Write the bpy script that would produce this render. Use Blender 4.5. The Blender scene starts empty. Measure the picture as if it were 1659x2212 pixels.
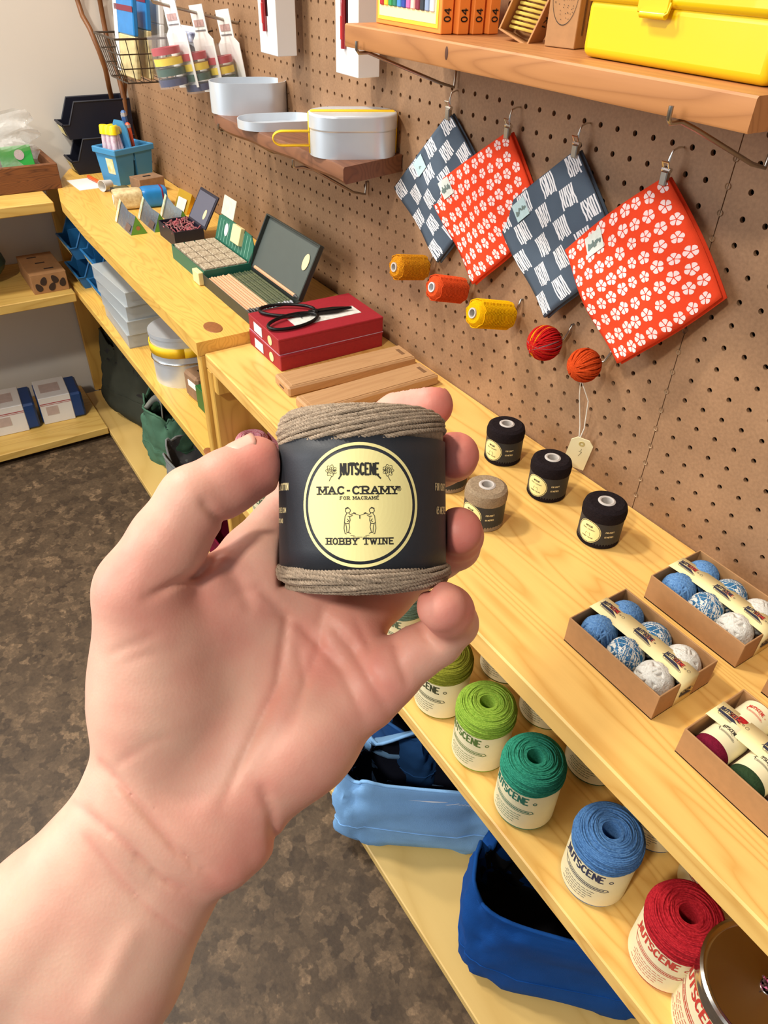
import bpy, bmesh, math, random
import numpy as np
from mathutils import Matrix, Vector
rnd = random.Random(7)
SC = bpy.context.scene
COL = SC.collection
PI = math.pi

# ------------------------------------------------------------------ camera, world, lights, exposure
# pegboard wall is the plane y=0 (room at y<0), x runs along it to the right, z up, floor z=0; metres
FPX, CX, CY = 1570.0, 829.5, 1106.0
CAMLOC = np.array([0.0, -0.7055, 1.30])
def _n(v):
    v = np.array(v, float); return v / np.linalg.norm(v)
_b = (FPX * FPX - 691150) / 883.7
_X = -_n([-466.0 - CX, -165.0 - CY, FPX])
_Z = -_n([533.5 - .299 * _b, _b, FPX])
_Z = _n(_Z - _X * np.dot(_Z, _X))
_Y = np.cross(_Z, _X)
RW = np.array([_X, _Y, _Z])                       # world = CAMLOC + RW @ (right, down, forward)
cam = bpy.data.cameras.new('camera')
cam.sensor_fit = 'HORIZONTAL'; cam.sensor_width = 36.0; cam.lens = FPX / 1659.0 * 36.0
cam.clip_start = 0.01; cam.clip_end = 50
camo = bpy.data.objects.new('camera', cam); COL.objects.link(camo)
_r, _u, _k = RW @ np.array([1, 0, 0]), RW @ np.array([0, -1, 0]), RW @ np.array([0, 0, -1])
camo.matrix_world = Matrix(((_r[0], _u[0], _k[0], CAMLOC[0]), (_r[1], _u[1], _k[1], CAMLOC[1]),
                            (_r[2], _u[2], _k[2], CAMLOC[2]), (0, 0, 0, 1)))
SC.camera = camo

def ray(px, py): return RW @ _n([px - CX, py - CY, FPX])
def onz(px, py, z): r = ray(px, py); return CAMLOC + r * ((z - CAMLOC[2]) / r[2])
def ony(px, py, y): r = ray(px, py); return CAMLOC + r * ((y - CAMLOC[1]) / r[1])
def onx(px, py, x): r = ray(px, py); return CAMLOC + r * ((x - CAMLOC[0]) / r[0])
def at(px, py, d): return CAMLOC + RW @ (np.array([px - CX, py - CY, FPX]) * (d / FPX))

SC.view_settings.view_transform = 'Standard'
SC.view_settings.look = 'None'
SC.view_settings.gamma = 1.0
SC.view_settings.use_curve_mapping = False
SC.view_settings.exposure = 0.0

def S(r, g, b):
    def l(c):
        c /= 255.0
        return c / 12.92 if c <= .04045 else ((c + .055) / 1.055) ** 2.4
    return (l(r), l(g), l(b), 1.0)

wd = bpy.data.worlds.new('world'); SC.world = wd; wd.use_nodes = True
wd.node_tree.nodes['Background'].inputs[0].default_value = (0.95, 0.97, 1.0, 1)
wd.node_tree.nodes['Background'].inputs[1].default_value = 0.34

def area(name, loc, target, size, energy, color):
    l = bpy.data.lights.new(name, 'AREA'); l.shape = 'SQUARE'; l.size = size; l.energy = energy; l.color = color
    o = bpy.data.objects.new(name, l); COL.objects.link(o); o.location = loc
    o.rotation_euler = (Vector(target) - Vector(loc)).to_track_quat('-Z', 'Y').to_euler()
    return o
# ceiling track lamps (key towards the left of the camera) and the shop window behind the camera
area('track_lamp', (-1.45, -1.15, 2.75), (-.75, -.1, .8), .20, 34, (1, .93, .82))
area('track_lamp', (.25, -2.1, 2.75), (-.4, -.1, .9), .20, 38, (1, .93, .82))
area('track_lamp', (-2.2, -1.2, 2.75), (-2.1, -.1, .9), .20, 26, (1, .93, .82))
area('shop_window', (-2.0, -3.5, 1.9), (-.5, 0, .9), 1.8, 68, (.92, .96, 1.0))

# ------------------------------------------------------------------ mesh helpers
class G:
    """collects faces; build() links them as ONE mesh object"""
    def __init__(s): s.v = []; s.f = []; s.m = []
    def add(s, vs, fs, m=0, M=None):
        b = len(s.v)
        if M is not None: vs = [M @ Vector(p) for p in vs]
        s.v.extend([tuple(p) for p in vs])
        for f in fs:
            s.f.append([i + b for i in f]); s.m.append(m)
        return s
    def box(s, c, d, b=0.0, m=0, M=None):
        hx, hy, hz = d[0] / 2, d[1] / 2, d[2] / 2
        if b <= 0:
            vs = [(c[0] + sx * hx, c[1] + sy * hy, c[2] + sz * hz) for sz in (-1, 1) for sy in (-1, 1) for sx in (-1, 1)]
            fs = [(0, 2, 3, 1), (4, 5, 7, 6), (0, 1, 5, 4), (2, 6, 7, 3), (0, 4, 6, 2), (1, 3, 7, 5)]
            return s.add(vs, fs, m, M)
        b = min(b, hx * .95, hy * .95, hz * .95)
        vs = []; idx = {}
        h = (hx, hy, hz)
        for sx in (-1, 1):
            for sy in (-1, 1):
                for sz in (-1, 1):
                    sg = (sx, sy, sz)
                    for a in range(3):
                        p = [c[k] + sg[k] * (h[k] if k == a else h[k] - b) for k in range(3)]
                        idx[(sx, sy, sz, a)] = len(vs); vs.append(p)
        fs = []
        for a in range(3):
            o = [k for k in range(3) if k != a]
            for sa in (-1, 1):
                q = []
                for (s1, s2) in ((-1, -1), (1, -1), (1, 1), (-1, 1)):
                    sg = [0, 0, 0]; sg[a] = sa; sg[o[0]] = s1; sg[o[1]] = s2
                    q.append(idx[(*sg, a)])
                fs.append(q if (sa > 0) == (a != 1) else q[::-1])
        for a in range(3):               # edges along axis a
            o = [k for k in range(3) if k != a]
            for s1 in (-1, 1):
                for s2 in (-1, 1):
                    q = []
                    for sa, w in ((-1, o[0]), (1, o[0]), (1, o[1]), (-1, o[1])):
                        sg = [0, 0, 0]; sg[a] = sa; sg[o[0]] = s1; sg[o[1]] = s2
                        q.append(idx[(*sg, w)])
                    fs.append(q)
        for sx in (-1, 1):
            for sy in (-1, 1):
                for sz in (-1, 1):
                    fs.append([idx[(sx, sy, sz, a)] for a in range(3)])
        return s.add(vs, fs, m, M)
    def lathe(s, prof, n=32, m=0, M=None, a0=0.0, a1=2 * PI):
        full = abs(a1 - a0 - 2 * PI) < 1e-6
        k = n if full else n + 1
        vs = []; rings = []
        for (r, z) in prof:
            if r < 1e-7: rings.append([len(vs)]); vs.append((0, 0, z))
            else:
                rings.append(list(range(len(vs), len(vs) + k)))
                for i in range(k):
                    t = a0 + (a1 - a0) * i / n; vs.append((r * math.cos(t), r * math.sin(t), z))
        fs = []
        for A, B in zip(rings, rings[1:]):
            for i in range(n):
                j = (i + 1) % k
                if len(A) == 1 and len(B) == 1: continue
                if len(A) == 1: fs.append((A[0], B[j], B[i]))
                elif len(B) == 1: fs.append((A[i], A[j], B[0]))
                else: fs.append((A[i], A[j], B[j], B[i]))
        return s.add(vs, fs, m, M)
    def tube(s, path, r, n=8, closed=False, m=0, M=None, cap=True):
        P = [Vector(p) for p in path]; L = len(P)
        if not hasattr(r, '__len__'): r = [r] * L
        vs = []; up = None
        for i in range(L):
            a = P[i - 1] if (i > 0 or closed) else P[i]
            b = P[(i + 1) % L] if (i < L - 1 or closed) else P[i]
            t = (b - a).normalized()
            if up is None:
                up = Vector((0, 0, 1)) if abs(t.z) < .9 else Vector((1, 0, 0))
            x = up.cross(t)
            if x.length < 1e-6: x = Vector((1, 0, 0)).cross(t)
            x.normalize(); y = t.cross(x).normalized(); up = y
            for k in range(n):
                w = 2 * PI * k / n
                vs.append(P[i] + x * (r[i] * math.cos(w)) + y * (r[i] * math.sin(w)))
        fs = []
        for i in range(L if closed else L - 1):
            j = (i + 1) % L
            for k in range(n):
                l = (k + 1) % n
                fs.append((i * n + k, i * n + l, j * n + l, j * n + k))
        if cap and not closed:
            fs.append(tuple(range(n))[::-1]); fs.append(tuple(range((L - 1) * n, L * n)))
        return s.add(vs, fs, m, M)
    def prism(s, poly, z0, z1, m=0, M=None):
        n = len(poly)
        vs = [(x, y, z0) for x, y in poly] + [(x, y, z1) for x, y in poly]
        fs = [tuple(range(n))[::-1], tuple(range(n, 2 * n))] + [(i, (i + 1) % n, n + (i + 1) % n, n + i) for i in range(n)]
        return s.add(vs, fs, m, M)
    def grid(s, fn, nu, nv, m=0, M=None, closeu=False):
        vs = [fn(i / nu, j / nv) for j in range(nv + 1) for i in range(nu + (0 if closeu else 1))]
        w = nu if closeu else nu + 1
        fs = [(j * w + i, j * w + (i + 1) % w, (j + 1) * w + (i + 1) % w, (j + 1) * w + i) for j in range(nv) for i in range(nu)]
        return s.add(vs, fs, m, M)
    def build(s, name, mats, parent=None, smooth=35, loc=None, rot=None):
        me = bpy.data.meshes.new(name)
        me.from_pydata(s.v, [], s.f); me.validate()
        if not isinstance(mats, (list, tuple)): mats = [mats]
        for q in mats: me.materials.append(q)
        if len(mats) > 1 and len(me.polygons) == len(s.m): me.polygons.foreach_set('material_index', s.m)
        if smooth:
            me.shade_smooth()
            me.set_sharp_from_angle(angle=math.radians(smooth))
        o = bpy.data.objects.new(name, me); COL.objects.link(o)
        if parent is not None: o.parent = parent
        if loc is not None: o.location = loc
        if rot is not None: o.rotation_euler = rot
        return o

def recalc(o):
    bm = bmesh.new(); bm.from_mesh(o.data); bmesh.ops.recalc_face_normals(bm, faces=bm.faces); bm.to_mesh(o.data); bm.free()
    return o
def tag(o, label, cat=None, group=None, kind=None):
    if label: o['label'] = label
    if cat: o['category'] = cat
    if group: o['group'] = group
    if kind: o['kind'] = kind
    return o
def thing(name, label, cat, loc=(0, 0, 0), rotz=0.0, group=None, M=None):
    o = bpy.data.objects.new(name, None); COL.objects.link(o)
    o.empty_display_size = .01
    if M is not None: o.matrix_world = M
    else: o.location = tuple(loc); o.rotation_euler = (0, 0, rotz)
    return tag(o, label, cat, group)
def copy_tree(o, parent=None):
    c = o.copy(); COL.objects.link(c); c.parent = parent
    for ch in o.children: copy_tree(ch, c)
    return c
def T(x=0, y=0, z=0): return Matrix.Translation((x, y, z))
def RX(a): return Matrix.Rotation(a, 4, 'X')
def RY(a): return Matrix.Rotation(a, 4, 'Y')
def RZ(a): return Matrix.Rotation(a, 4, 'Z')
def SCL(x, y, z): return Matrix.Diagonal((x, y, z, 1))
def base_box(L, N, R_, z):
    """left, near and right base corners in the photograph -> centre, width, depth, rotation on the plane z"""
    l, n, r = [onz(*p, z)[:2] for p in (L, N, R_)]
    u = r - n; w = np.linalg.norm(u); u = u / w; v = np.array([-u[1], u[0]]); d = float(np.dot(l - n, v))
    c = n + u * w / 2 + v * d / 2
    return (float(c[0]), float(c[1])), float(w), d, math.atan2(u[1], u[0])

# ------------------------------------------------------------------ materials
MATS = {}
def nt_mat(name):
    m = bpy.data.materials.new(name); m.use_nodes = True
    return m, m.node_tree, m.node_tree.nodes, m.node_tree.links, m.node_tree.nodes['Principled BSDF']
def pm(name, col, rough=.5, metal=0.0, var=0.0, vscale=60.0, bump=0.0, bscale=300.0, spec=.5, trans=0.0, alpha=1.0, sss=0.0, coat=0.0, col2=None, stretch=(1, 1, 1)):
    """plain principled material with optional noise colour variation and noise bump"""
    if name in MATS: return MATS[name]
    m, t, N, L, b = nt_mat(name)
    b.inputs['Base Color'].default_value = col
    b.inputs['Roughness'].default_value = rough
    b.inputs['Metallic'].default_value = metal
    b.inputs['Specular IOR Level'].default_value = spec
    b.inputs['Transmission Weight'].default_value = trans
    b.inputs['Alpha'].default_value = alpha
    b.inputs['Coat Weight'].default_value = coat
    if sss: b.inputs['Subsurface Weight'].default_value = sss; b.inputs['Subsurface Radius'].default_value = (.004, .002, .001)
    if var or bump:
        tc = N.new('ShaderNodeTexCoord'); mp = N.new('ShaderNodeMapping'); mp.inputs['Scale'].default_value = stretch
        L.new(tc.outputs['Object'], mp.inputs[0])
    if var:
        nz = N.new('ShaderNodeTexNoise'); nz.inputs['Scale'].default_value = vscale; nz.inputs['Detail'].default_value = 5
        L.new(mp.outputs[0], nz.inputs['Vector'])
        r = N.new('ShaderNodeMapRange'); r.inputs['From Min'].default_value = .3; r.inputs['From Max'].default_value = .7
        L.new(nz.outputs['Fac'], r.inputs['Value'])
        x = N.new('ShaderNodeMix'); x.data_type = 'RGBA'
        c2 = col2 or (col[0] * (1 - var), col[1] * (1 - var), col[2] * (1 - var), 1)
        x.inputs['A'].default_value = c2; x.inputs['B'].default_value = col
        L.new(r.outputs[0], x.inputs['Factor']); L.new(x.outputs['Result'], b.inputs['Base Color'])
    if bump:
        n2 = N.new('ShaderNodeTexNoise'); n2.inputs['Scale'].default_value = bscale; n2.inputs['Detail'].default_value = 4
        L.new(mp.outputs[0], n2.inputs['Vector'])
        bp = N.new('ShaderNodeBump'); bp.inputs['Strength'].default_value = bump; bp.inputs['Distance'].default_value = .002
        L.new(n2.outputs['Fac'], bp.inputs['Height']); L.new(bp.outputs[0], b.inputs['Normal'])
    MATS[name] = m
    return m
def wood(name, light, dark, ringscale=9.0, axis='X', rough=.45, fine=.35, knots=0.0, contrast=1.0):
    """sawn timber: long distorted growth rings along the axis, fine fibre, optional knots"""
    if name in MATS: return MATS[name]
    m, t, N, L, b = nt_mat(name)
    tc = N.new('ShaderNodeTexCoord'); mp = N.new('ShaderNodeMapping')
    sc = {'X': (.11, 1, 1), 'Y': (1, .11, 1), 'Z': (1, 1, .11)}[axis]
    mp.inputs['Scale'].default_value = sc
    L.new(tc.outputs['Object'], mp.inputs[0])
    n0 = N.new('ShaderNodeTexNoise'); n0.inputs['Scale'].default_value = ringscale * .9; n0.inputs['Detail'].default_value = 2.0
    L.new(mp.outputs[0], n0.inputs['Vector'])
    mu = N.new('ShaderNodeMath'); mu.operation = 'MULTIPLY'; mu.inputs[1].default_value = ringscale * 3.4
    L.new(n0.outputs['Fac'], mu.inputs[0])
    sn = N.new('ShaderNodeMath'); sn.operation = 'PINGPONG'; sn.inputs[1].default_value = 1.0
    L.new(mu.outputs[0], sn.inputs[0])
    pw = N.new('ShaderNodeMath'); pw.operation = 'POWER'; pw.inputs[1].default_value = 2.6
    L.new(sn.outputs[0], pw.inputs[0])
    mp2 = N.new('ShaderNodeMapping'); s2 = {'X': (.04, 1, 1), 'Y': (1, .04, 1), 'Z': (1, 1, .04)}[axis]; mp2.inputs['Scale'].default_value = s2
    L.new(tc.outputs['Object'], mp2.inputs[0])
    n1 = N.new('ShaderNodeTexNoise'); n1.inputs['Scale'].default_value = 420; n1.inputs['Detail'].default_value = 3
    L.new(mp2.outputs[0], n1.inputs['Vector'])
    ad = N.new('ShaderNodeMath'); ad.operation = 'MULTIPLY_ADD'; ad.inputs[1].default_value = fine; 
    L.new(n1.outputs['Fac'], ad.inputs[0]); L.new(pw.outputs[0], ad.inputs[2])
    r = N.new('ShaderNodeMapRange'); r.inputs['From Min'].default_value = .05; r.inputs['From Max'].default_value = 1.9 / contrast
    L.new(ad.outputs[0], r.inputs['Value'])
    x = N.new('ShaderNodeMix'); x.data_type = 'RGBA'; x.inputs['A'].default_value = light; x.inputs['B'].default_value = dark
    L.new(r.outputs[0], x.inputs['Factor'])
    n3 = N.new('ShaderNodeTexNoise'); n3.inputs['Scale'].default_value = 5; L.new(tc.outputs['Object'], n3.inputs['Vector'])
    hs = N.new('ShaderNodeHueSaturation'); r3 = N.new('ShaderNodeMapRange'); r3.inputs['To Min'].default_value = .88; r3.inputs['To Max'].default_value = 1.1
    L.new(n3.outputs['Fac'], r3.inputs['Value']); L.new(r3.outputs[0], hs.inputs['Value']); L.new(x.outputs['Result'], hs.inputs['Color'])
    L.new(hs.outputs[0], b.inputs['Base Color'])
    b.inputs['Roughness'].default_value = rough
    bp = N.new('ShaderNodeBump'); bp.inputs['Strength'].default_value = .08; bp.inputs['Distance'].default_value = .001
    L.new(ad.outputs[0], bp.inputs['Height']); L.new(bp.outputs[0], b.inputs['Normal'])
    MATS[name] = m
    return m
# ------------------------------------------------------------------ the setting
ZR, ZL, ZMR, ZML, ZB = .718, .740, .440, .490, .030     # shelf heights
XWALL = -2.50
def cork():
    m, t, N, L, b = nt_mat('cork_floor')
    tc = N.new('ShaderNodeTexCoord')
    nd = N.new('ShaderNodeTexNoise'); nd.inputs['Scale'].default_value = 46; nd.inputs['Detail'].default_value = 6
    L.new(tc.outputs['Object'], nd.inputs['Vector'])
    mx = N.new('ShaderNodeMix'); mx.data_type = 'VECTOR'; mx.inputs['Factor'].default_value = .05
    L.new(tc.outputs['Object'], mx.inputs['A']); L.new(nd.outputs['Color'], mx.inputs['B'])
    v = N.new('ShaderNodeTexVoronoi'); v.inputs['Scale'].default_value = 58; v.feature = 'SMOOTH_F1'; v.inputs['Smoothness'].default_value = .35
    L.new(mx.outputs['Result'], v.inputs['Vector'])
    sep = N.new('ShaderNodeSeparateColor'); L.new(v.outputs['Color'], sep.inputs[0])
    cr = N.new('ShaderNodeValToRGB'); e = cr.color_ramp.elements
    e[0].position = 0; e[0].color = S(60, 48, 38); e[1].position = 1; e[1].color = S(140, 115, 88)
    for p, c in ((.40, S(80, 65, 50)), (.66, S(94, 77, 59)), (.86, S(114, 93, 71))):
        k = cr.color_ramp.elements.new(p); k.color = c
    n2 = N.new('ShaderNodeTexNoise'); n2.inputs['Scale'].default_value = 130; n2.inputs['Detail'].default_value = 6; n2.inputs['Roughness'].default_value = .7
    L.new(tc.outputs['Object'], n2.inputs['Vector'])
    n4 = N.new('ShaderNodeTexNoise'); n4.inputs['Scale'].default_value = 16; n4.inputs['Detail'].default_value = 4
    L.new(tc.outputs['Object'], n4.inputs['Vector'])
    a = N.new('ShaderNodeMath'); a.operation = 'MULTIPLY_ADD'; a.inputs[1].default_value = .9; 
    L.new(n4.outputs['Fac'], a.inputs[0]); 
    s0 = N.new('ShaderNodeMath'); s0.operation = 'MULTIPLY'; s0.inputs[1].default_value = .62; L.new(sep.outputs[0], s0.inputs[0])
    L.new(s0.outputs[0], a.inputs[2])
    s1 = N.new('ShaderNodeMath'); s1.operation = 'SUBTRACT'; s1.inputs[1].default_value = .28; L.new(a.outputs[0], s1.inputs[0])
    a2 = N.new('ShaderNodeMath'); a2.operation = 'MULTIPLY_ADD'; a2.inputs[1].default_value = .9; L.new(n2.outputs['Fac'], a2.inputs[0]); L.new(s1.outputs[0], a2.inputs[2])
    s2 = N.new('ShaderNodeMath'); s2.operation = 'SUBTRACT'; s2.inputs[1].default_value = .42; L.new(a2.outputs[0], s2.inputs[0])
    L.new(s2.outputs[0], cr.inputs[0]); L.new(cr.outputs[0], b.inputs['Base Color'])
    b.inputs['Roughness'].default_value = .5; b.inputs['Specular IOR Level'].default_value = .3
    bp = N.new('ShaderNodeBump'); bp.inputs['Strength'].default_value = .15; bp.inputs['Distance'].default_value = .002
    L.new(n2.outputs['Fac'], bp.inputs['Height']); L.new(bp.outputs[0], b.inputs['Normal'])
    return m
def hardboard():
    m, t, N, L, b = nt_mat('hardboard')
    tc = N.new('ShaderNodeTexCoord')
    n1 = N.new('ShaderNodeTexNoise'); n1.inputs['Scale'].default_value = 9; n1.inputs['Detail'].default_value = 5; L.new(tc.outputs['Object'], n1.inputs['Vector'])
    n2 = N.new('ShaderNodeTexNoise'); n2.inputs['Scale'].default_value = 260; n2.inputs['Detail'].default_value = 5; L.new(tc.outputs['Object'], n2.inputs['Vector'])
    a = N.new('ShaderNodeMath'); a.operation = 'MULTIPLY_ADD'; a.inputs[1].default_value = .7; L.new(n2.outputs['Fac'], a.inputs[0]); L.new(n1.outputs['Fac'], a.inputs[2])
    r = N.new('ShaderNodeMapRange'); r.inputs['From Min'].default_value = .55; r.inputs['From Max'].default_value = 1.15; L.new(a.outputs[0], r.inputs['Value'])
    x = N.new('ShaderNodeMix'); x.data_type = 'RGBA'; x.inputs['A'].default_value = S(132, 100, 73); x.inputs['B'].default_value = S(168, 131, 98)
    L.new(r.outputs[0], x.inputs['Factor']); L.new(x.outputs['Result'], b.inputs['Base Color'])
    b.inputs['Roughness'].default_value = .55; b.inputs['Specular IOR Level'].default_value = .35
    return m
M_CORK, M_HARD = cork(), hardboard()
M_PAINT = pm('white_wall_paint', S(226, 220, 210), .8, var=.03, vscale=3)
M_DARK = pm('dark_gap', S(30, 24, 20), .9)
M_PINE = wood('pine_worktop', S(241, 196, 112), S(206, 146, 62), 12, 'X', .38)
M_PINE2 = wood('pine_worktop_aged', S(232, 186, 92), S(200, 146, 60), 15, 'X', .42)
M_PINES = wood('pine_side', S(226, 178, 88), S(190, 136, 56), 10, 'Z', .45)
M_PINEY = wood('pine_side_shelf', S(229, 190, 104), S(198, 150, 66), 9, 'Y', .45)
M_PLY = wood('plywood_base', S(222, 186, 112), S(200, 160, 84), 6, 'X', .45, contrast=.8)
M_KNOT = pm('wood_knot', S(158, 96, 48), .5, var=.3, vscale=200)

fl = G().grid(lambda u, v: (-3.2 + 5 * u, -3.0 + 3.1 * v, 0), 4, 4).build('floor', M_CORK); tag(fl, 'dark brown cork floor with lighter cork chips', kind='structure')
wb = G().box((-.9, .034, 1.25), (3.4, .04, 2.5)).build('wall_back', M_DARK); tag(wb, 'back wall clad in brown pegboard', kind='structure')
wl = G().box((XWALL - .03, -1.4, 1.25), (.06, 2.9, 2.5)).build('wall_left', M_PAINT); tag(wl, 'plain off-white wall at the far end', kind='structure')

XSEAM = float(ony(1490, 681, 0)[0])
HX0, HZ0, HP = -.5617, 1.1702, .0254
def pegboard(x0, x1, z0, z1, holes):
    """hardboard sheet with real drilled holes: cells of one pitch each, the rest plain strips"""
    g = G(); th = .0045; rh = .0031; nh = 10
    xs = holes[0]; zs = holes[1]
    ex = [x0] + [(a + b) / 2 for a, b in zip(xs, xs[1:])] + [x1]
    ez = [z0] + [(a + b) / 2 for a, b in zip(zs, zs[1:])] + [z1]
    for i, cx in enumerate(xs):
        for j, cz in enumerate(zs):
            a, b_, c, d = ex[i], ex[i + 1], ez[j], ez[j + 1]
            out = [(a, c), (b_, c), (b_, d), (a, d)]
            ang = [math.atan2(q - cz, p - cx) for p, q in out]
            ring = [(cx + rh * math.cos(2 * PI * k / nh), cz + rh * math.sin(2 * PI * k / nh)) for k in range(nh)]
            vs = [(p, 0, q) for p, q in out] + [(p, 0, q) for p, q in ring] + [(p, th, q) for p, q in ring]
            fs = []
            own = []
            for k in range(nh):           # nearest outer corner for each ring edge
                t = 2 * PI * (k + .5) / nh
                own.append(min(range(4), key=lambda w: abs(math.atan2(math.sin(t - ang[w]), math.cos(t - ang[w])))))
            for k in range(nh):
                k2 = (k + 1) % nh
                fs.append((own[k], 4 + k2, 4 + k))
                if own[k2] != own[k]: fs.append((own[k], own[k2], 4 + k2))
                fs.append((4 + k, 4 + k2, 4 + nh + k2, 4 + nh + k))
            g.add(vs, fs)
    g.add([(x0, 0, z0), (x0, th, z0), (x0, th, z1), (x0, 0, z1), (x1, 0, z0), (x1, th, z0), (x1, th, z1), (x1, 0, z1)], [(0, 1, 2, 3), (4, 7, 6, 5)])
    return g
zrows = [HZ0 + HP * k for k in range(-19, 20)]
xl = [HX0 + HP * k for k in range(-75, 5) if HX0 + HP * k < XSEAM - .008]
xr = [XSEAM + .0005 + HP * k for k in range(1, 26)]
p1 = pegboard(XWALL, XSEAM - .0006, .60, 2.0, (xl, zrows)).build('pegboard_panel', M_HARD, wb, smooth=0)
p2 = pegboard(XSEAM + .0006, .55, .60, 2.0, (xr, zrows)).build('pegboard_panel', M_HARD, wb, smooth=0)
g = G()
for z in zrows:                                   # small pale discs at the hole rows along the seam
    if z < 1.2: g.lathe([(0, -.0008), (.0026, -.0006), (.0032, .0012)], 10, M=T(XSEAM, 0, z) @ RX(PI / 2))
recalc(g.build('seam_discs', pm('disc_pale', S(190, 160, 125), .5, var=.4, vscale=90), wb))

def board(g, x0, x1, y0, y1, z0, z1, b=.002, M=None): return g.box(((x0 + x1) / 2, (y0 + y1) / 2, (z0 + z1) / 2), (abs(x1 - x0), abs(y1 - y0), abs(z1 - z0)), b, 0, M)
# right-hand unit, nearest the camera
t = thing('display_bench', 'nearer yellow pine display bench holding spools and boxed twine under the pegboard', 'bench', (-.4, -.16, 0))
def pt(name, mat, *bx, par=None, b=.002):
    g = G(); board(g, *bx, b=b)
    for i, v in enumerate(g.v): g.v[i] = (v[0] - par.location[0], v[1] - par.location[1], v[2])
    return g.build(name, mat, par)
pt('worktop', M_PINE, -1.167, .55, -.318, -.001, ZR - .028, ZR, par=t)
pt('shelf_board', M_PINE, -1.146, .55, -.315, -.004, ZMR - .026, ZMR, par=t)
pt('base_board', M_PLY, -1.146, .55, -.350, -.004, ZB - .02, ZB, par=t)
pt('side_panel', M_PINES, -1.1665, -1.1465, -.318, -.004, ZB + .0005, ZR - .0285, par=t)
pt('batten', M_PINES, -1.146, -1.128, -.316, -.25, ZR - .068, ZR - .0285, par=t)
pt('back_panel', M_PINES, -1.146, .55, -.0035, -.001, ZB + .0005, ZR - .0285, par=t, b=0)
# left-hand unit, running into the corner
t2 = thing('display_bench', 'farther yellow pine display bench running into the corner, its top a step higher', 'bench', (-1.8, -.16, 0))
poly = [(-1.168, -.002), (-2.497, -.002), (-2.497, -.215), (-2.40, -.26), (-2.28, -.300), (-2.16, -.322), (-1.9, -.330), (-1.168, -.330)]
g = G().prism([(x + 1.8, y + .16) for x, y in poly[::-1]], ZL - .026, ZL); recalc(g.build('worktop', M_PINE2, t2, smooth=25))
pt('shelf_board', M_PINE2, -2.455, -1.189, -.330, -.004, ZML - .022, ZML, par=t2)
pt('base_board', M_PLY, -2.455, -1.189, -.335, -.004, ZB - .02, ZB, par=t2)
pt('side_panel', M_PINES, -1.1885, -1.1680, -.326, -.004, ZML + .0005, ZL - .0265, par=t2)
pt('side_panel', M_PINES, -2.476, -2.4555, -.300, -.004, ZB + .0005, ZL - .0265, par=t2)
pt('batten', M_PINES, -1.204, -1.189, -.320, -.25, ZL - .075, ZL - .0265, par=t2)
pt('back_panel', M_PINES, -2.455, -1.189, -.0035, -.001, ZB + .0005, ZL - .0265, par=t2, b=0)
k = onz(460, 707, ZL)
g = G().lathe([(0, .0006), (.018, .0006), (.0205, .0004), (.021, 0)], 24, M=SCL(1.25, .75, 1)); recalc(g.build('wood_knot', M_KNOT, t2, loc=(k[0] + 1.8, k[1] + .16, ZL)))
k = onz(452, 976, ZML)
g = G().lathe([(0, .0006), (.011, .0006), (.013, 0)], 20, M=SCL(1.3, .8, 1)); recalc(g.build('wood_knot', M_KNOT, t2, loc=(k[0] + 1.8, k[1] + .16, ZML)))
# shelving on the white wall
t3 = thing('wall_shelving', 'open yellow pine shelving along the white wall at far left', 'shelf', (-2.33, -.8, 0))
for nm, z, th in (('shelf_board', .738, .026), ('shelf_board', ZML, .026), ('shelf_board', ZB + .012, .024)):
    pt(nm, M_PINEY, XWALL + .003, -2.17, -1.6, -.338, z - th, z, par=t3)
pt('side_panel', M_PINES, XWALL + .003, -2.18, -1.62, -1.6015, 0, .738, par=t3)
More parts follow.
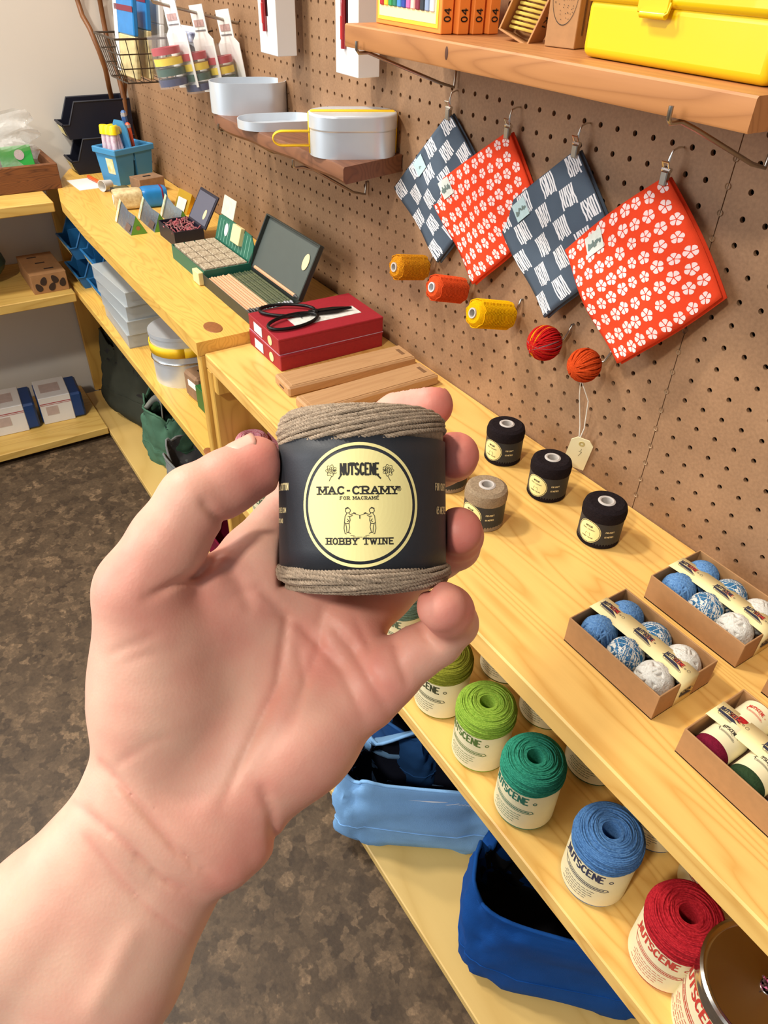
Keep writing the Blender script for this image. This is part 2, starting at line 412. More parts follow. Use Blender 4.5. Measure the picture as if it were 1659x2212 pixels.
# ------------------------------------------------------------------ lettering
def arc(cx, cy, rx, ry, a, b, n=9): return [(cx + rx * math.cos(math.radians(a + (b - a) * i / n)), cy + ry * math.sin(math.radians(a + (b - a) * i / n))) for i in range(n + 1)]
GL = {  # strokes in a unit box
 'A': [[(0, 0), (.5, 1), (1, 0)], [(.2, .36), (.8, .36)]], 'B': [[(.1, 0), (.1, 1)], [(.1, 1)] + arc(.6, .76, .32, .24, 90, -90) + [(.1, .52)], [(.1, .52)] + arc(.62, .26, .36, .26, 90, -90) + [(.1, 0)]],
 'C': [arc(.54, .5, .46, .5, 40, 320, 12)], 'D': [[(.1, 0), (.1, 1)], [(.1, 1)] + arc(.45, .5, .5, .5, 90, -90, 10) + [(.1, 0)]],
 'E': [[(.95, 1), (.1, 1), (.1, 0), (.95, 0)], [(.1, .52), (.75, .52)]], 'F': [[(.95, 1), (.1, 1), (.1, 0)], [(.1, .52), (.75, .52)]],
 'G': [arc(.52, .5, .46, .5, 40, 345, 12), [(.97, .42), (.55, .42)]],
 'H': [[(.1, 0), (.1, 1)], [(.9, 0), (.9, 1)], [(.1, .5), (.9, .5)]], 'I': [[(.5, 0), (.5, 1)]], 'K': [[(.1, 0), (.1, 1)], [(.95, 1), (.12, .45)], [(.4, .62), (.95, 0)]],
 'L': [[(.1, 1), (.1, 0), (.95, 0)]],
 'M': [[(.05, 0), (.05, 1), (.5, .25), (.95, 1), (.95, 0)]], 'N': [[(.08, 0), (.08, 1), (.92, 0), (.92, 1)]],
 'O': [arc(.5, .5, .46, .5, 0, 360, 16)], 'P': [[(.1, 0), (.1, 1)], [(.1, 1)] + arc(.6, .73, .34, .27, 90, -90) + [(.1, .46)]],
 'R': [[(.1, 0), (.1, 1)], [(.1, 1)] + arc(.6, .74, .34, .26, 90, -90) + [(.1, .48)], [(.5, .48), (.95, 0)]],
 'S': [arc(.5, .74, .4, .26, 30, 250, 9) + arc(.5, .25, .42, .25, 80, -150, 9)], 'T': [[(-.05, .82), (-.05, 1), (1.05, 1), (1.05, .82)], [(.5, 1), (.5, 0)]],
 'U': [[(.08, 1), (.08, .4)] + arc(.5, .4, .42, .4, 180, 360, 9) + [(.92, 1)]], 'W': [[(0, 1), (.26, 0), (.5, .8), (.74, 0), (1, 1)]],
 'Y': [[(0, 1), (.5, .45), (1, 1)], [(.5, .45), (.5, 0)]], '-': [[(.15, .45), (.85, .45)]], '6': [arc(.5, .3, .4, .3, 0, 360, 12), arc(.75, .3, .65, .75, 180, 95, 6)],
 '5': [[(.85, 1), (.2, 1), (.16, .55)] + arc(.45, .32, .42, .32, 110, -140, 9)], '.': [[(.35, .0), (.35, .1)]], '2': [arc(.5, .7, .4, .3, 160, -20, 8) + [(.08, 0), (.95, 0)]],
 '0': [arc(.5, .5, .4, .5, 0, 360, 14)], '4': [[(.75, 0), (.75, 1), (.05, .32), (1, .32)]], '\'': [[(.4, 1), (.35, .75)]], '1': [[(.3, .8), (.55, 1), (.55, 0)]], '7': [[(0, 1), (1, 1), (.4, 0)]], ' ': []}
SERIF = {'M': [(.05, 0), (.95, 0), (.02, 1), (.98, 1)], 'A': [(0, 0), (1, 0)], 'R': [(.1, 0), (.95, 0), (.05, 1)], 'Y': [(0, 1), (1, 1), (.5, 0)], 'F': [(.1, 0)], 'H': [(.1, 0), (.1, 1), (.9, 0), (.9, 1)], 'B': [(.05, 0), (.05, 1)],
         'T': [(.5, 0)], 'W': [(0, 1), (.5, .8), (1, 1)], 'I': [(.5, 0), (.5, 1)], 'N': [(.05, 0), (.03, 1), (.92, 1)], 'C': [], 'O': []}
def stroke(line, w, out, closed=False):
    """polyline -> flat quads of width w appended to out as list of quads of 2-d points"""
    for i in range(len(line) - 1):
        (x0, y0), (x1, y1) = line[i], line[i + 1]
        dx, dy = x1 - x0, y1 - y0; l = math.hypot(dx, dy)
        if l < 1e-9: continue
        dx /= l; dy /= l; e = w * .42
        a = (x0 - dx * e * .6, y0 - dy * e * .6); b = (x1 + dx * e * .6, y1 + dy * e * .6)
        nx, ny = -dy * w / 2, dx * w / 2
        n = max(1, int(l / (w * 4)))
        for k in range(n):
            p = (a[0] + (b[0] - a[0]) * k / n, a[1] + (b[1] - a[1]) * k / n); q = (a[0] + (b[0] - a[0]) * (k + 1) / n, a[1] + (b[1] - a[1]) * (k + 1) / n)
            out.append([(p[0] - nx, p[1] - ny), (q[0] - nx, q[1] - ny), (q[0] + nx, q[1] + ny), (p[0] + nx, p[1] + ny)])
def word(s, x, y, h, w, gap, wt, serif=0.0, align=0, arch=0.0, small=None):
    """lettering as quads; x,y = centre (align 0) or left (align -1) of the baseline"""
    tot = 0
    cw = []
    for ch in s:
        k = w * (.5 if ch in "I.'1 -" else 1.25 if ch in 'MW' else 1.0); cw.append(k); tot += k + gap
    tot -= gap
    cx = x - tot / 2 if align == 0 else x
    out = []
    for ch, k in zip(s, cw):
        lst = GL.get(ch, [])
        my = y + arch * (1 - ((cx + k / 2 - x) / (tot / 2)) ** 2) if arch else y
        for ln in lst: stroke([(cx + px * k, my + py * h) for px, py in ln], wt, out)
        if serif:
            for (sx, sy) in SERIF.get(ch, []):
                yy = my + (wt * .0 if sy < .5 else h)
                stroke([(cx + sx * k - serif, yy), (cx + sx * k + serif, yy)], wt * .75, out)
        cx += k + gap
    return out
def flat(g, quads, fn, m=0):
    for q in quads: g.add([fn(*p) for p in q], [tuple(range(len(q)))], m)
def wrap(R, z0=0.0, a0=-PI / 2, lift=0.0):
    """map (s,h) onto a cylinder of radius R; s=0 faces angle a0"""
    return lambda s, h: ((R + lift) * math.cos(a0 + s / R), (R + lift) * math.sin(a0 + s / R), z0 + h)
def ringquads(cx, cy, r0, r1, n=72, ry=1.0):
    o = []
    for i in range(n):
        a, b = 2 * PI * i / n, 2 * PI * (i + 1) / n
        o.append([(cx + r0 * math.cos(a), cy + r0 * math.sin(a) * ry), (cx + r1 * math.cos(a), cy + r1 * math.sin(a) * ry), (cx + r1 * math.cos(b), cy + r1 * math.sin(b) * ry), (cx + r0 * math.cos(b), cy + r0 * math.sin(b) * ry)])
    return o
def discquads(cx, cy, r, n=48, k=8, ry=1.0):
    o = []
    for j in range(k): o += ringquads(cx, cy, r * j / k if j else 1e-6, r * (j + 1) / k, n, ry)
    return o

# ------------------------------------------------------------------ the spool held in the hand
M_TAUPE = pm('taupe_cotton_cord', S(184, 163, 140), .9, var=.34, vscale=600, bump=.5, bscale=2600, spec=.15)
M_BAND = pm('black_paper_band', S(38, 42, 49), .55, var=.15, vscale=200, bump=.06, bscale=1500)
M_CREAM = pm('pale_yellow_print', S(247, 233, 160), .6)
M_INK = pm('black_ink', S(34, 32, 28), .7)
M_GOLD = pm('cream_print', S(233, 217, 166), .6)
SPD = .265
sp_c = at(783, 1090, SPD)
Mcam = Matrix(((_r[0], -_k[0], _u[0], sp_c[0]), (_r[1], -_k[1], _u[1], sp_c[1]), (_r[2], -_k[2], _u[2], sp_c[2]), (0, 0, 0, 1)))
ROLL = RY(math.radians(-.4))
hs_ = thing('twine_spool', 'large spool of taupe cotton cord with black paper band, held up in the hand', 'twine spool', M=Mcam @ ROLL @ T(0, 0, -.0305))
ZC = .0305
RL = .0302
# profile of the wound cord, as arc length from the bottom rim inwards to the top rim
prof = [(.020, -.0292), (.0265, -.0292), (.0296, -.0275), (.0307, -.0245), (.0305, -.0225), (.0286, -.0212), (.0284, .0200), (.0300, .0222), (.0301, .0265), (.0290, .0302), (.0262, .0325), (.0205, .0330)]
pl = [0]
for a, b in zip(prof, prof[1:]): pl.append(pl[-1] + math.hypot(b[0] - a[0], b[1] - a[1]))
def atprof(s):
    s = max(0, min(pl[-1] - 1e-6, s))
    for i in range(len(pl) - 1):
        if s <= pl[i + 1]:
            t = (s - pl[i]) / (pl[i + 1] - pl[i])
            return prof[i][0] + (prof[i + 1][0] - prof[i][0]) * t, prof[i][1] + (prof[i + 1][1] - prof[i][1]) * t
core = G().lathe([(0.006, -.0285)] + [(r - .0006, z) for r, z in prof] + [(.006, .0322), (.006, -.0285)], 64, M=T(0, 0, ZC)); recalc(core.build('wound_core', M_TAUPE, hs_))
def cordring(g, s0, slope, phase, lift, seed):
    """one turn of three-ply cord lying on the wound profile"""
    N_ = 330; ns = 5
    rr = random.Random(seed)
    cr, so, pitch = .00050, .00046, .0040
    w1, w2 = rr.uniform(0, 6), rr.uniform(0, 6)
    cen = []
    for i in range(N_):
        th = 2 * PI * i / N_
        s = s0 + slope * math.sin(th - phase) + .00022 * math.sin(3 * th + w1) + .00012 * math.sin(7 * th + w2)
        r, z = atprof(s); r += lift + .00018 * math.sin(5 * th + w2)
        cen.append(Vector((r * math.sin(th), -r * math.cos(th), z + ZC)))
    for st in range(3):
        path = []
        for i in range(N_):
            t = (cen[(i + 1) % N_] - cen[i - 1]).normalized()
            o = Vector((cen[i].x, cen[i].y, 0)).normalized(); z = t.cross(o).normalized(); o = z.cross(t)
            ph = 2 * PI * (round(.19 / pitch) * i / N_) + 2 * PI * st / 3
            path.append(cen[i] + o * (so * math.cos(ph)) + z * (so * math.sin(ph)))
        g.tube(path, cr, ns, closed=True)
g = G()
stop = pl[-1]
for i in range(13): cordring(g, stop - .0190 + i * .00158, .0058 + .0005 * math.sin(i), .12, -.0001 + (.0003 if i % 5 == 2 else 0), i)
for i in range(4): cordring(g, pl[5] + .0001 - i * .0016, .0012, .3, .0, 40 + i)
for i in range(6): cordring(g, .0062 + i * .00160, .0048 - .0003 * i, .25 if i < 4 else 2.9, .0005 if i < 4 else .0001, 60 + i)
g.build('twine', M_TAUPE, hs_, smooth=60)
bd = G()
def bandf(u, v):
    a = 2 * PI * u; z = -.0224 + .0442 * v
    return ((RL + .00005 * math.sin(9 * a)) * math.sin(a), -(RL + .00005 * math.sin(9 * a)) * math.cos(a), z + ZC + .0004 * math.sin(a + 1))
bd.grid(bandf, 96, 6, closeu=True)
bo = bd.build('paper_band', M_BAND, hs_)
bo.modifiers.new('thick', 'SOLIDIFY').thickness = .0003
W0 = wrap(RL, ZC - .0004, lift=.00012); W1 = wrap(RL, ZC - .0004, lift=.0002)
g = G(); flat(g, discquads(0, 0, .01825, 72, 12), W0); flat(g, ringquads(0, 0, .0193, .0203, 96), W0); recalc(g.build('round_label', M_CREAM, bo, smooth=80))
g = G()
flat(g, word('NUTSCENE', 0, .0098, .0036, .00122, .00038, .00066), W1)
stroke_q = []
stroke([(-.0068, .0085), (-.0058, .0100)], .0005, stroke_q); stroke([(.0056, .0098), (.0068, .0086)], .0005, stroke_q)
for sx in (-1, 1):                                # a leafy sprig each side of the name
    lf = [(sx * (.0094 + (.00165 + .00028 * math.cos(7 * a)) * math.cos(a)), .0112 + (.0017 + .00028 * math.cos(7 * a)) * math.sin(a)) for a in [2 * PI * k / 42 for k in range(43)]]
    stroke(lf, .00016, stroke_q)
    stroke([(sx * (.0094 + .00018 * k * .35 * math.cos(k * .8)), .0112 + .00018 * k * .35 * math.sin(k * .8)) for k in range(22)], .00015, stroke_q)
    for k in range(4): stroke([(sx * (.0083 + .0007 * k), .0101), (sx * (.0086 + .0007 * k), .0121)], .00013, stroke_q)
    stroke([(sx * .0092, .0094), (sx * .0101, .0078)], .0002, stroke_q); stroke([(sx * .0075, .0113), (sx * .0088, .0112)], .0002, stroke_q)
flat(g, stroke_q, W1)
flat(g, word('MAC-CRAMY', -.0006, .0036, .0023, .0023, .00074, .00058, serif=.00085), W1)
flat(g, ringquads(.0131, .0052, .00062, .00078, 20), W1); flat(g, word('R', .0131, .00483, .0008, .0006, 0, .00018), W1)
flat(g, word('FOR MACRAM', -.0007, .0018, .0009, .00082, .00036, .00022, serif=.00028), W1); flat(g, word('E', .0058, .0018, .0009, .00082, .00036, .00022, serif=.00028), W1)
q_ = []; stroke([(.0057, .0029), (.0063, .0033)], .0002, q_)
flat(g, word('HOBBY TWINE', 0, -.0127, .0019, .00155, .00062, .00045, serif=.0006), W1)
for sx in (-1, 1):                                # line drawing: two figures twisting a cord between them
    def P(x, y): return (sx * x, y)
    L_ = [[P(.0042 + .0009 * math.cos(t * .524), -.0019 + .0009 * math.sin(t * .524)) for t in range(13)],
          [P(.0036, -.0013), P(.0042, -.0007), P(.0051, -.0012)], [P(.0045, -.0028), P(.0052, -.0040), P(.0054, -.0060), P(.0056, -.0085), P(.0052, -.0105), P(.0047, -.0105)],
          [P(.0039, -.0028), P(.0034, -.0034), P(.0022, -.0030), P(.0016, -.0028)], [P(.0042, -.0040), P(.0033, -.0041), P(.0025, -.0036)], [P(.0036, -.0040), P(.0034, -.0055), P(.0038, -.0066), P(.0050, -.0067), P(.0055, -.0062)],
          [P(.0038, -.0066), P(.0036, -.0080), P(.0040, -.0100), P(.0046, -.0100), P(.0047, -.0080), P(.0050, -.0068)], [P(.0022, -.0026), P(.0014, -.0030)], [P(.0044, -.0050), P(.0038, -.0057), P(.0045, -.0060)], [P(.0040, -.0100), P(.0032, -.0103)]]
    L_ = [[(x * .92, (y + .0060) * .88 - .0054) for x, y in l] for l in L_]
    for l in L_: stroke(l, .00021, q_)
    stroke([P(.0030, -.0098), P(.0018, -.0099)], .00017, q_); stroke([P(.0022, -.0103), P(.0012, -.0104)], .00017, q_)
stroke([(-.0018, -.0028), (0, -.0034), (.0018, -.0028)], .00017, q_); stroke([(0, -.0034), (0, -.0044)], .0003, q_); stroke([(-.0008, -.0104), (.0008, -.0104)], .00017, q_)
flat(g, q_, W1)
recalc(g.build('lettering', M_INK, bo, smooth=0))
g = G()
fl_ = wrap(RL, ZC, lift=.00012)
sL, sR = -.0318, .0355
flat(g, word('LED COTTON', sL - .0024, .0050, .0023, .00082, .00034, .00036), fl_)
flat(g, word('SCENE.COM', sL - .0034, -.0027, .0016, .00080, .00026, .00028), fl_)
flat(g, word('SCOTLAND', sL - .0054, -.0063, .0014, .00070, .00024, .00026), fl_)
recalc(g.build('left_lettering', M_GOLD, bo, smooth=0)); g = G()
flat(g, word('FOR CRAFT', sR - .0005, .0046, .0023, .00082, .00034, .00036), fl_)
flat(g, word('65 METRES', sR + .0004, -.0035, .0023, .00082, .00034, .00036), fl_)
recalc(g.build('right_lettering', M_GOLD, bo, smooth=0))
# ------------------------------------------------------------------ the hand (one continuous skin)
def q(px, py, d): return np.array([(px - CX) * d / FPX, (py - CY) * d / FPX, d])      # mm, right/down/forward
VOX = 1.0
def make_hand():
    lo = np.array([-185.0, -50.0, 222.0]); hi = np.array([60.0, 262.0, 336.0])
    n = np.ceil((hi - lo) / VOX).astype(int) + 1
    ax = [lo[i] + VOX * np.arange(n[i]) for i in range(3)]
    BIG = 40.0
    def new(): return np.full(n, BIG, np.float32)
    def smin(a, b, k):
        h = np.clip(k - np.abs(a - b), 0, None) / k
        return np.minimum(a, b) - h * h * k * .25
    def cone(F, a, b, ra, rb, k, flat_n=None, fl=1.0):
        """smooth-union a round cone into F (only inside its bounding box)"""
        m = max(ra, rb) + k + 6
        s0 = np.clip(np.floor((np.minimum(a, b) - m - lo) / VOX).astype(int), 0, n - 1); s1 = np.clip(np.ceil((np.maximum(a, b) + m - lo) / VOX).astype(int) + 1, 1, n)
        if np.any(s1 <= s0): return F
        X, Y, Z = np.meshgrid(ax[0][s0[0]:s1[0]], ax[1][s0[1]:s1[1]], ax[2][s0[2]:s1[2]], indexing='ij')
        p = np.stack([X - a[0], Y - a[1], Z - a[2]], -1)
        ba = b - a; L2 = float(ba @ ba)
        if flat_n is not None:
            fn = np.array(flat_n, float); fn /= np.linalg.norm(fn)
            p = p + (p @ fn)[..., None] * fn * (fl - 1)
            ba = ba + (ba @ fn) * fn * (fl - 1); L2 = float(ba @ ba)
        t = np.clip((p @ ba) / L2, 0, 1)
        d = np.linalg.norm(p - t[..., None] * ba, axis=-1) - (ra + (rb - ra) * t)
        sl = (slice(s0[0], s1[0]), slice(s0[1], s1[1]), slice(s0[2], s1[2]))
        F[sl] = smin(F[sl], d.astype(np.float32), k) if k > 0 else np.minimum(F[sl], d)
        return F
    def chain(pts, k):
        F = new()
        for (a, ra), (b, rb) in zip(pts, pts[1:]): cone(F, a, b, ra, rb, k)
        return F
    # forearm and palm
    H = new()
    nrm = np.array([.82, .57, 0])
    w0, w1, w2 = q(340, 1795, 263), q(169, 2041, 262), q(-330, 2760, 262)
    for s_ in (-1, 1):
        cone(H, w0 + nrm * 11.5 * s_, w1 + nrm * 14.5 * s_, 19.5, 24, 10)
        cone(H, w1 + nrm * 14.5 * s_, w2 + nrm * 15 * s_, 24, 30, 10)
    cone(H, w0, w1, 19, 23, 8)
    cone(H, q(330, 1720, 262), q(348, 1490, 263), 21, 22.8, 12)          # thenar
    cone(H, q(348, 1490, 263), q(312, 1300, 254), 22.5, 16.5, 12)
    cone(H, q(452, 1772, 262), q(655, 1592, 268), 19.5, 18.5, 12)           # hypothenar
    cone(H, q(492, 1830, 258), q(520, 1815, 260), 12.5, 11.5, 8)
    cone(H, q(655, 1592, 268), q(806, 1458, 272), 17.5, 11.5, 12)
    cone(H, q(400, 1720, 268), q(565, 1235, 277), 17, 13.5, 12)         # metacarpals
    cone(H, q(430, 1730, 268), q(655, 1295, 283), 17, 13, 12)
    cone(H, q(460, 1740, 268), q(745, 1375, 282), 17, 12.5, 12)
    cone(H, q(330, 1420, 262), q(560, 1290, 278), 14, 11, 12)           # web of the thumb
    cone(H, q(420, 1340, 262), q(590, 1250, 277), 11, 11, 10)
    cone(H, q(452, 1252, 262), q(470, 1240, 264), 8.5, 8, 7)             # fleshy fold at the thumb root
    thumb = chain([(q(335, 1390, 258), 19), (q(305, 1268, 250), 15.0), (q(364, 1170, 248), 13.2), (q(420, 1082, 248), 12.1), (q(490, 1042, 252), 11.2), (q(550, 1008, 256), 10.9)], 2.5)
    fing = [
        chain([(q(495, 1320, 276), 13), (q(552, 1205, 276), 12.8), (q(640, 1092, 292), 11.2), (q(730, 985, 306), 10.6), (q(800, 935, 310), 9.8), (q(862, 897, 306), 9.4), (q(905, 880, 300), 9.3), (q(931, 876, 294), 9.0)], 3),
        chain([(q(600, 1380, 281), 13), (q(655, 1285, 283), 12.6), (q(750, 1170, 300), 11.2), (q(840, 1070, 311), 10.6), (q(905, 1025, 308), 9.8), (q(958, 998, 300), 9.4), (q(978, 988, 286), 9.2), (q(984, 984, 276), 9.0)], 3),
        chain([(q(690, 1450, 281), 12.5), (q(745, 1365, 281), 12), (q(830, 1285, 298), 10.8), (q(905, 1222, 308), 10.2), (q(950, 1200, 304), 9.6), (q(985, 1180, 294), 9.3), (q(990, 1158, 280), 9.2), (q(990, 1147, 270), 9.0)], 3),
        chain([(q(800, 1500, 272), 12), (q(845, 1455, 270), 11.0), (q(900, 1410, 271), 9.9), (q(945, 1385, 271), 9.0), (q(980, 1350, 265), 8.6)], 2.5)]
    pt_ = chain([(q(984, 1346, 264), 8.6), (q(968, 1320, 254), 8.9), (q(955, 1311, 249), 8.8)], 2.0)
    fing[3] = smin(fing[3], pt_, 1.2)
    Fg = fing[0]
    for f_ in fing[1:]: Fg = smin(Fg, f_, 1.0)
    H = smin(H, Fg, 7.0)
    H = smin(H, thumb, 5.0)
    # creases and folds, pressed in from the palm side
    X, Y, Z = np.meshgrid(*ax, indexing='ij')
    PX = CX + X / Z * FPX; PY = CY + Y / Z * FPX
    LINES = []
    def crease(pts, depth, width, zmax):
        pts = np.array(pts, float)
        if depth > 0: LINES.append((pts, min(1, depth), zmax))
        x0, x1, y0, y1 = pts[:, 0].min() - 60, pts[:, 0].max() + 60, pts[:, 1].min() - 60, pts[:, 1].max() + 60
        msk = (PX > x0) & (PX < x1) & (PY > y0) & (PY < y1) & (Z < zmax) & (np.abs(H) < 6)
        px, py = PX[msk], PY[msk]
        best = np.full(px.shape, 1e9)
        L_ = np.r_[0, np.cumsum(np.linalg.norm(np.diff(pts, axis=0), axis=1))]; fade = np.zeros(px.shape)
        for i in range(len(pts) - 1):
            a, b = pts[i], pts[i + 1]; d = b - a; l2 = d @ d
            t = np.clip(((px - a[0]) * d[0] + (py - a[1]) * d[1]) / l2, 0, 1)
            dd = np.hypot(px - a[0] - t * d[0], py - a[1] - t * d[1])
            u = (L_[i] + t * (L_[i + 1] - L_[i])) / L_[-1]
            upd = dd < best; best = np.where(upd, dd, best); fade = np.where(upd, np.clip(4 * u * (1 - u) * 1.6, 0, 1), fade)
        H[msk] += depth * fade * np.exp(-(best / width) ** 2)
    crease([(478, 1182), (462, 1215), (425, 1245), (375, 1262), (300, 1300)], 2.0, 9, 262)       # thumb root fold
    crease([(480, 1215), (520, 1260), (545, 1330)], .9, 14, 268)
    crease([(430, 1075), (458, 1108), (498, 1140)], 1.7, 9, 264)                                 # thumb joint
    crease([(470, 1300), (560, 1270), (620, 1330), (600, 1480), (520, 1650), (470, 1760)], 1.1, 10, 285)   # life line
    crease([(520, 1300), (640, 1340), (740, 1450), (800, 1580)], .9, 10, 290)
    crease([(700, 1330), (760, 1400), (820, 1500), (852, 1560)], 1.1, 10, 290)
    crease([(700, 1290), (690, 1400), (640, 1520), (575, 1640)], .7, 10, 290)
    crease([(215, 1640), (300, 1735), (380, 1830), (480, 1908)], 1.6, 10, 280)                    # wrist folds
    crease([(160, 1730), (270, 1820), (350, 1895), (450, 1945)], 1.4, 10, 280)
    crease([(180, 1800), (260, 1900), (330, 1970), (400, 2020)], .8, 10, 280)
    crease([(225, 1420), (280, 1395), (350, 1365)], .5, 9, 262)
    crease([(240, 1660), (330, 1600), (380, 1590)], .45, 9, 262)
    crease([(250, 1440), (330, 1410), (420, 1400)], .35, 9, 262)
    crease([(640, 1380), (660, 1480), (620, 1600)], .5, 7, 290)
    crease([(760, 1320), (800, 1400), (790, 1470)], .5, 8, 290)
    crease([(560, 1690), (585, 1750), (590, 1800), (600, 1840)], 1.5, 11, 282)
    crease([(850, 1372), (862, 1430), (885, 1490)], 1.0, 9, 285)                                 # little finger root
    crease([(905, 1345), (925, 1380), (958, 1402)], 1.2, 9, 275)
    crease([(300, 1990), (240, 2110), (180, 2212)], -.9, 26, 262)                                # tendon
    crease([(560, 1560), (500, 1680), (420, 1780)], -.9, 34, 290)
    # pressed against the spool
    c0 = q(783, 1090, 265)
    rad = np.hypot(X - c0[0], Z - c0[2]) - 30.7
    cyl = np.maximum(rad, np.maximum(Y - c0[1] - 30.0, -(Y - c0[1]) - 33.2)).astype(np.float32)
    H = -smin(-H, cyl, 1.2)
    # naive surface nets
    F = H; ins = F < 0
    c8 = [(i, j, k) for i in (0, 1) for j in (0, 1) for k in (0, 1)]
    sh = tuple(n - 1)
    cnt = np.zeros(sh, np.int8)
    for (i, j, k) in c8: cnt += ins[i:i + sh[0], j:j + sh[1], k:k + sh[2]]
    act = (cnt > 0) & (cnt < 8)
    ids = np.full(sh, -1, np.int64); ii = np.argwhere(act); ids[act] = np.arange(len(ii))
    acc = np.zeros((len(ii), 3)); num = np.zeros(len(ii))
    vals = {c: F[ii[:, 0] + c[0], ii[:, 1] + c[1], ii[:, 2] + c[2]] for c in c8}
    for a in c8:
        for d in range(3):
            if a[d]: continue
            b = list(a); b[d] = 1; b = tuple(b)
            va, vb = vals[a], vals[b]; cr = (va < 0) != (vb < 0)
            t = np.where(cr, va / np.where(va == vb, 1, va - vb), 0)
            p = np.tile(np.array(a, float), (len(ii), 1)); p[:, d] += t
            acc += p * cr[:, None]; num += cr
    V = lo + VOX * (ii + acc / num[:, None])
    faces = []
    for d in range(3):
        e, f_ = [x for x in range(3) if x != d]
        s0 = [slice(None)] * 3; s1 = [slice(None)] * 3; s0[d] = slice(0, -1); s1[d] = slice(1, None)
        cr = ins[tuple(s0)] != ins[tuple(s1)]
        ed = np.argwhere(cr)
        ok = (ed[:, e] > 0) & (ed[:, f_] > 0) & (ed[:, e] < n[e] - 1) & (ed[:, f_] < n[f_] - 1); ed = ed[ok]
        fl_ = ins[tuple(s0)][ed[:, 0], ed[:, 1], ed[:, 2]]
        def cid(de, df):
            c = ed.copy(); c[:, e] -= de; c[:, f_] -= df; return ids[c[:, 0], c[:, 1], c[:, 2]]
        quad = np.stack([cid(1, 1), cid(0, 1), cid(0, 0), cid(1, 0)], 1)
        flip = fl_ if d != 1 else ~fl_
        quad[~flip] = quad[~flip][:, ::-1]
        faces.append(quad)
    faces = np.concatenate(faces)
    for it in range(3):                                # light relaxation
        A = np.zeros_like(V); cn = np.zeros(len(V))
        for a in range(4):
            b = (a + 1) % 4
            np.add.at(A, faces[:, a], V[faces[:, b]]); np.add.at(cn, faces[:, a], 1)
            np.add.at(A, faces[:, b], V[faces[:, a]]); np.add.at(cn, faces[:, b], 1)
        V = V + .5 * (A / np.maximum(cn, 1)[:, None] - V)
    # redness of the skin: finger pads, thumb, palm edges
    red = np.zeros(len(V))
    for p, r, s_ in ((q(950, 880, 290), 22, .9), (q(1000, 984, 275), 22, .9), (q(1005, 1150, 270), 24, 1.0), (q(960, 1305, 250), 15, .9), (q(590, 1010, 250), 22, .75), (q(330, 1290, 240), 20, .45), (q(470, 1120, 245), 20, .45),
                     (q(560, 1860, 245), 22, .6), (q(750, 1420, 270), 30, .55), (q(650, 1640, 255), 26, .4), (q(820, 1520, 265), 24, .5), (q(480, 1290, 255), 25, .4)):
        red = np.maximum(red, s_ * np.exp(-(np.linalg.norm(V - p, axis=1) / r) ** 2))
    vx, vy = CX + V[:, 0] / V[:, 2] * FPX, CY + V[:, 1] / V[:, 2] * FPX      # skin is redder inside its folds
    for pts, dp, zm in LINES:
        best = np.full(len(V), 1e9)
        for a, b in zip(pts, pts[1:]):
            d = b - a; t = np.clip(((vx - a[0]) * d[0] + (vy - a[1]) * d[1]) / (d @ d), 0, 1); best = np.minimum(best, np.hypot(vx - a[0] - t * d[0], vy - a[1] - t * d[1]))
        red = np.maximum(red, np.where(V[:, 2] < zm, .26 * dp * np.exp(-(best / 8.0) ** 2), 0))
    return V, faces, red
HV, HF, HRED = make_hand()
def skin():
    m, t, N, L, b = nt_mat('skin')
    at_ = N.new('ShaderNodeAttribute'); at_.attribute_name = 'redness'
    tc = N.new('ShaderNodeTexCoord')
    n1 = N.new('ShaderNodeTexNoise'); n1.inputs['Scale'].default_value = 55; n1.inputs['Detail'].default_value = 4; L.new(tc.outputs['Object'], n1.inputs['Vector'])
    n2 = N.new('ShaderNodeTexNoise'); n2.inputs['Scale'].default_value = 420; n2.inputs['Detail'].default_value = 3; L.new(tc.outputs['Object'], n2.inputs['Vector'])
    r1 = N.new('ShaderNodeMapRange'); r1.inputs['From Min'].default_value = .35; r1.inputs['From Max'].default_value = .7; r1.inputs['To Max'].default_value = .35; L.new(n1.outputs['Fac'], r1.inputs['Value'])
    ad = N.new('ShaderNodeMath'); ad.operation = 'ADD'; ad.use_clamp = True; L.new(at_.outputs['Fac'], ad.inputs[0]); L.new(r1.outputs[0], ad.inputs[1])
    x = N.new('ShaderNodeMix'); x.data_type = 'RGBA'; x.inputs['A'].default_value = S(222, 176, 153); x.inputs['B'].default_value = S(212, 126, 112)
    L.new(ad.outputs[0], x.inputs['Factor'])
    L.new(x.outputs['Result'], b.inputs['Base Color'])
    b.inputs['Roughness'].default_value = .52; b.inputs['Specular IOR Level'].default_value = .4
    b.inputs['Subsurface Weight'].default_value = .25; b.inputs['Subsurface Radius'].default_value = (1, .35, .2); b.inputs['Subsurface Scale'].default_value = .003
    bp = N.new('ShaderNodeBump'); bp.inputs['Strength'].default_value = .045; bp.inputs['Distance'].default_value = .001
    n3 = N.new('ShaderNodeTexVoronoi'); n3.inputs['Scale'].default_value = 900; L.new(tc.outputs['Object'], n3.inputs['Vector'])
    L.new(n3.outputs['Distance'], bp.inputs['Height']); L.new(bp.outputs[0], b.inputs['Normal'])
    return m
M_SKIN = skin()
hw = CAMLOC + (HV / 1000.0) @ RW.T
horg = hw.mean(0)
me = bpy.data.meshes.new('person'); me.from_pydata([tuple(p) for p in hw - horg], [], [tuple(int(i) for i in f) for f in HF]); me.validate()
me.materials.append(M_SKIN); me.shade_smooth()
at_r = me.attributes.new('redness', 'FLOAT', 'POINT')
if len(me.vertices) == len(HRED): at_r.data.foreach_set('value', HRED.astype(np.float32))
person = bpy.data.objects.new('person', me); COL.objects.link(person); person.location = tuple(horg)
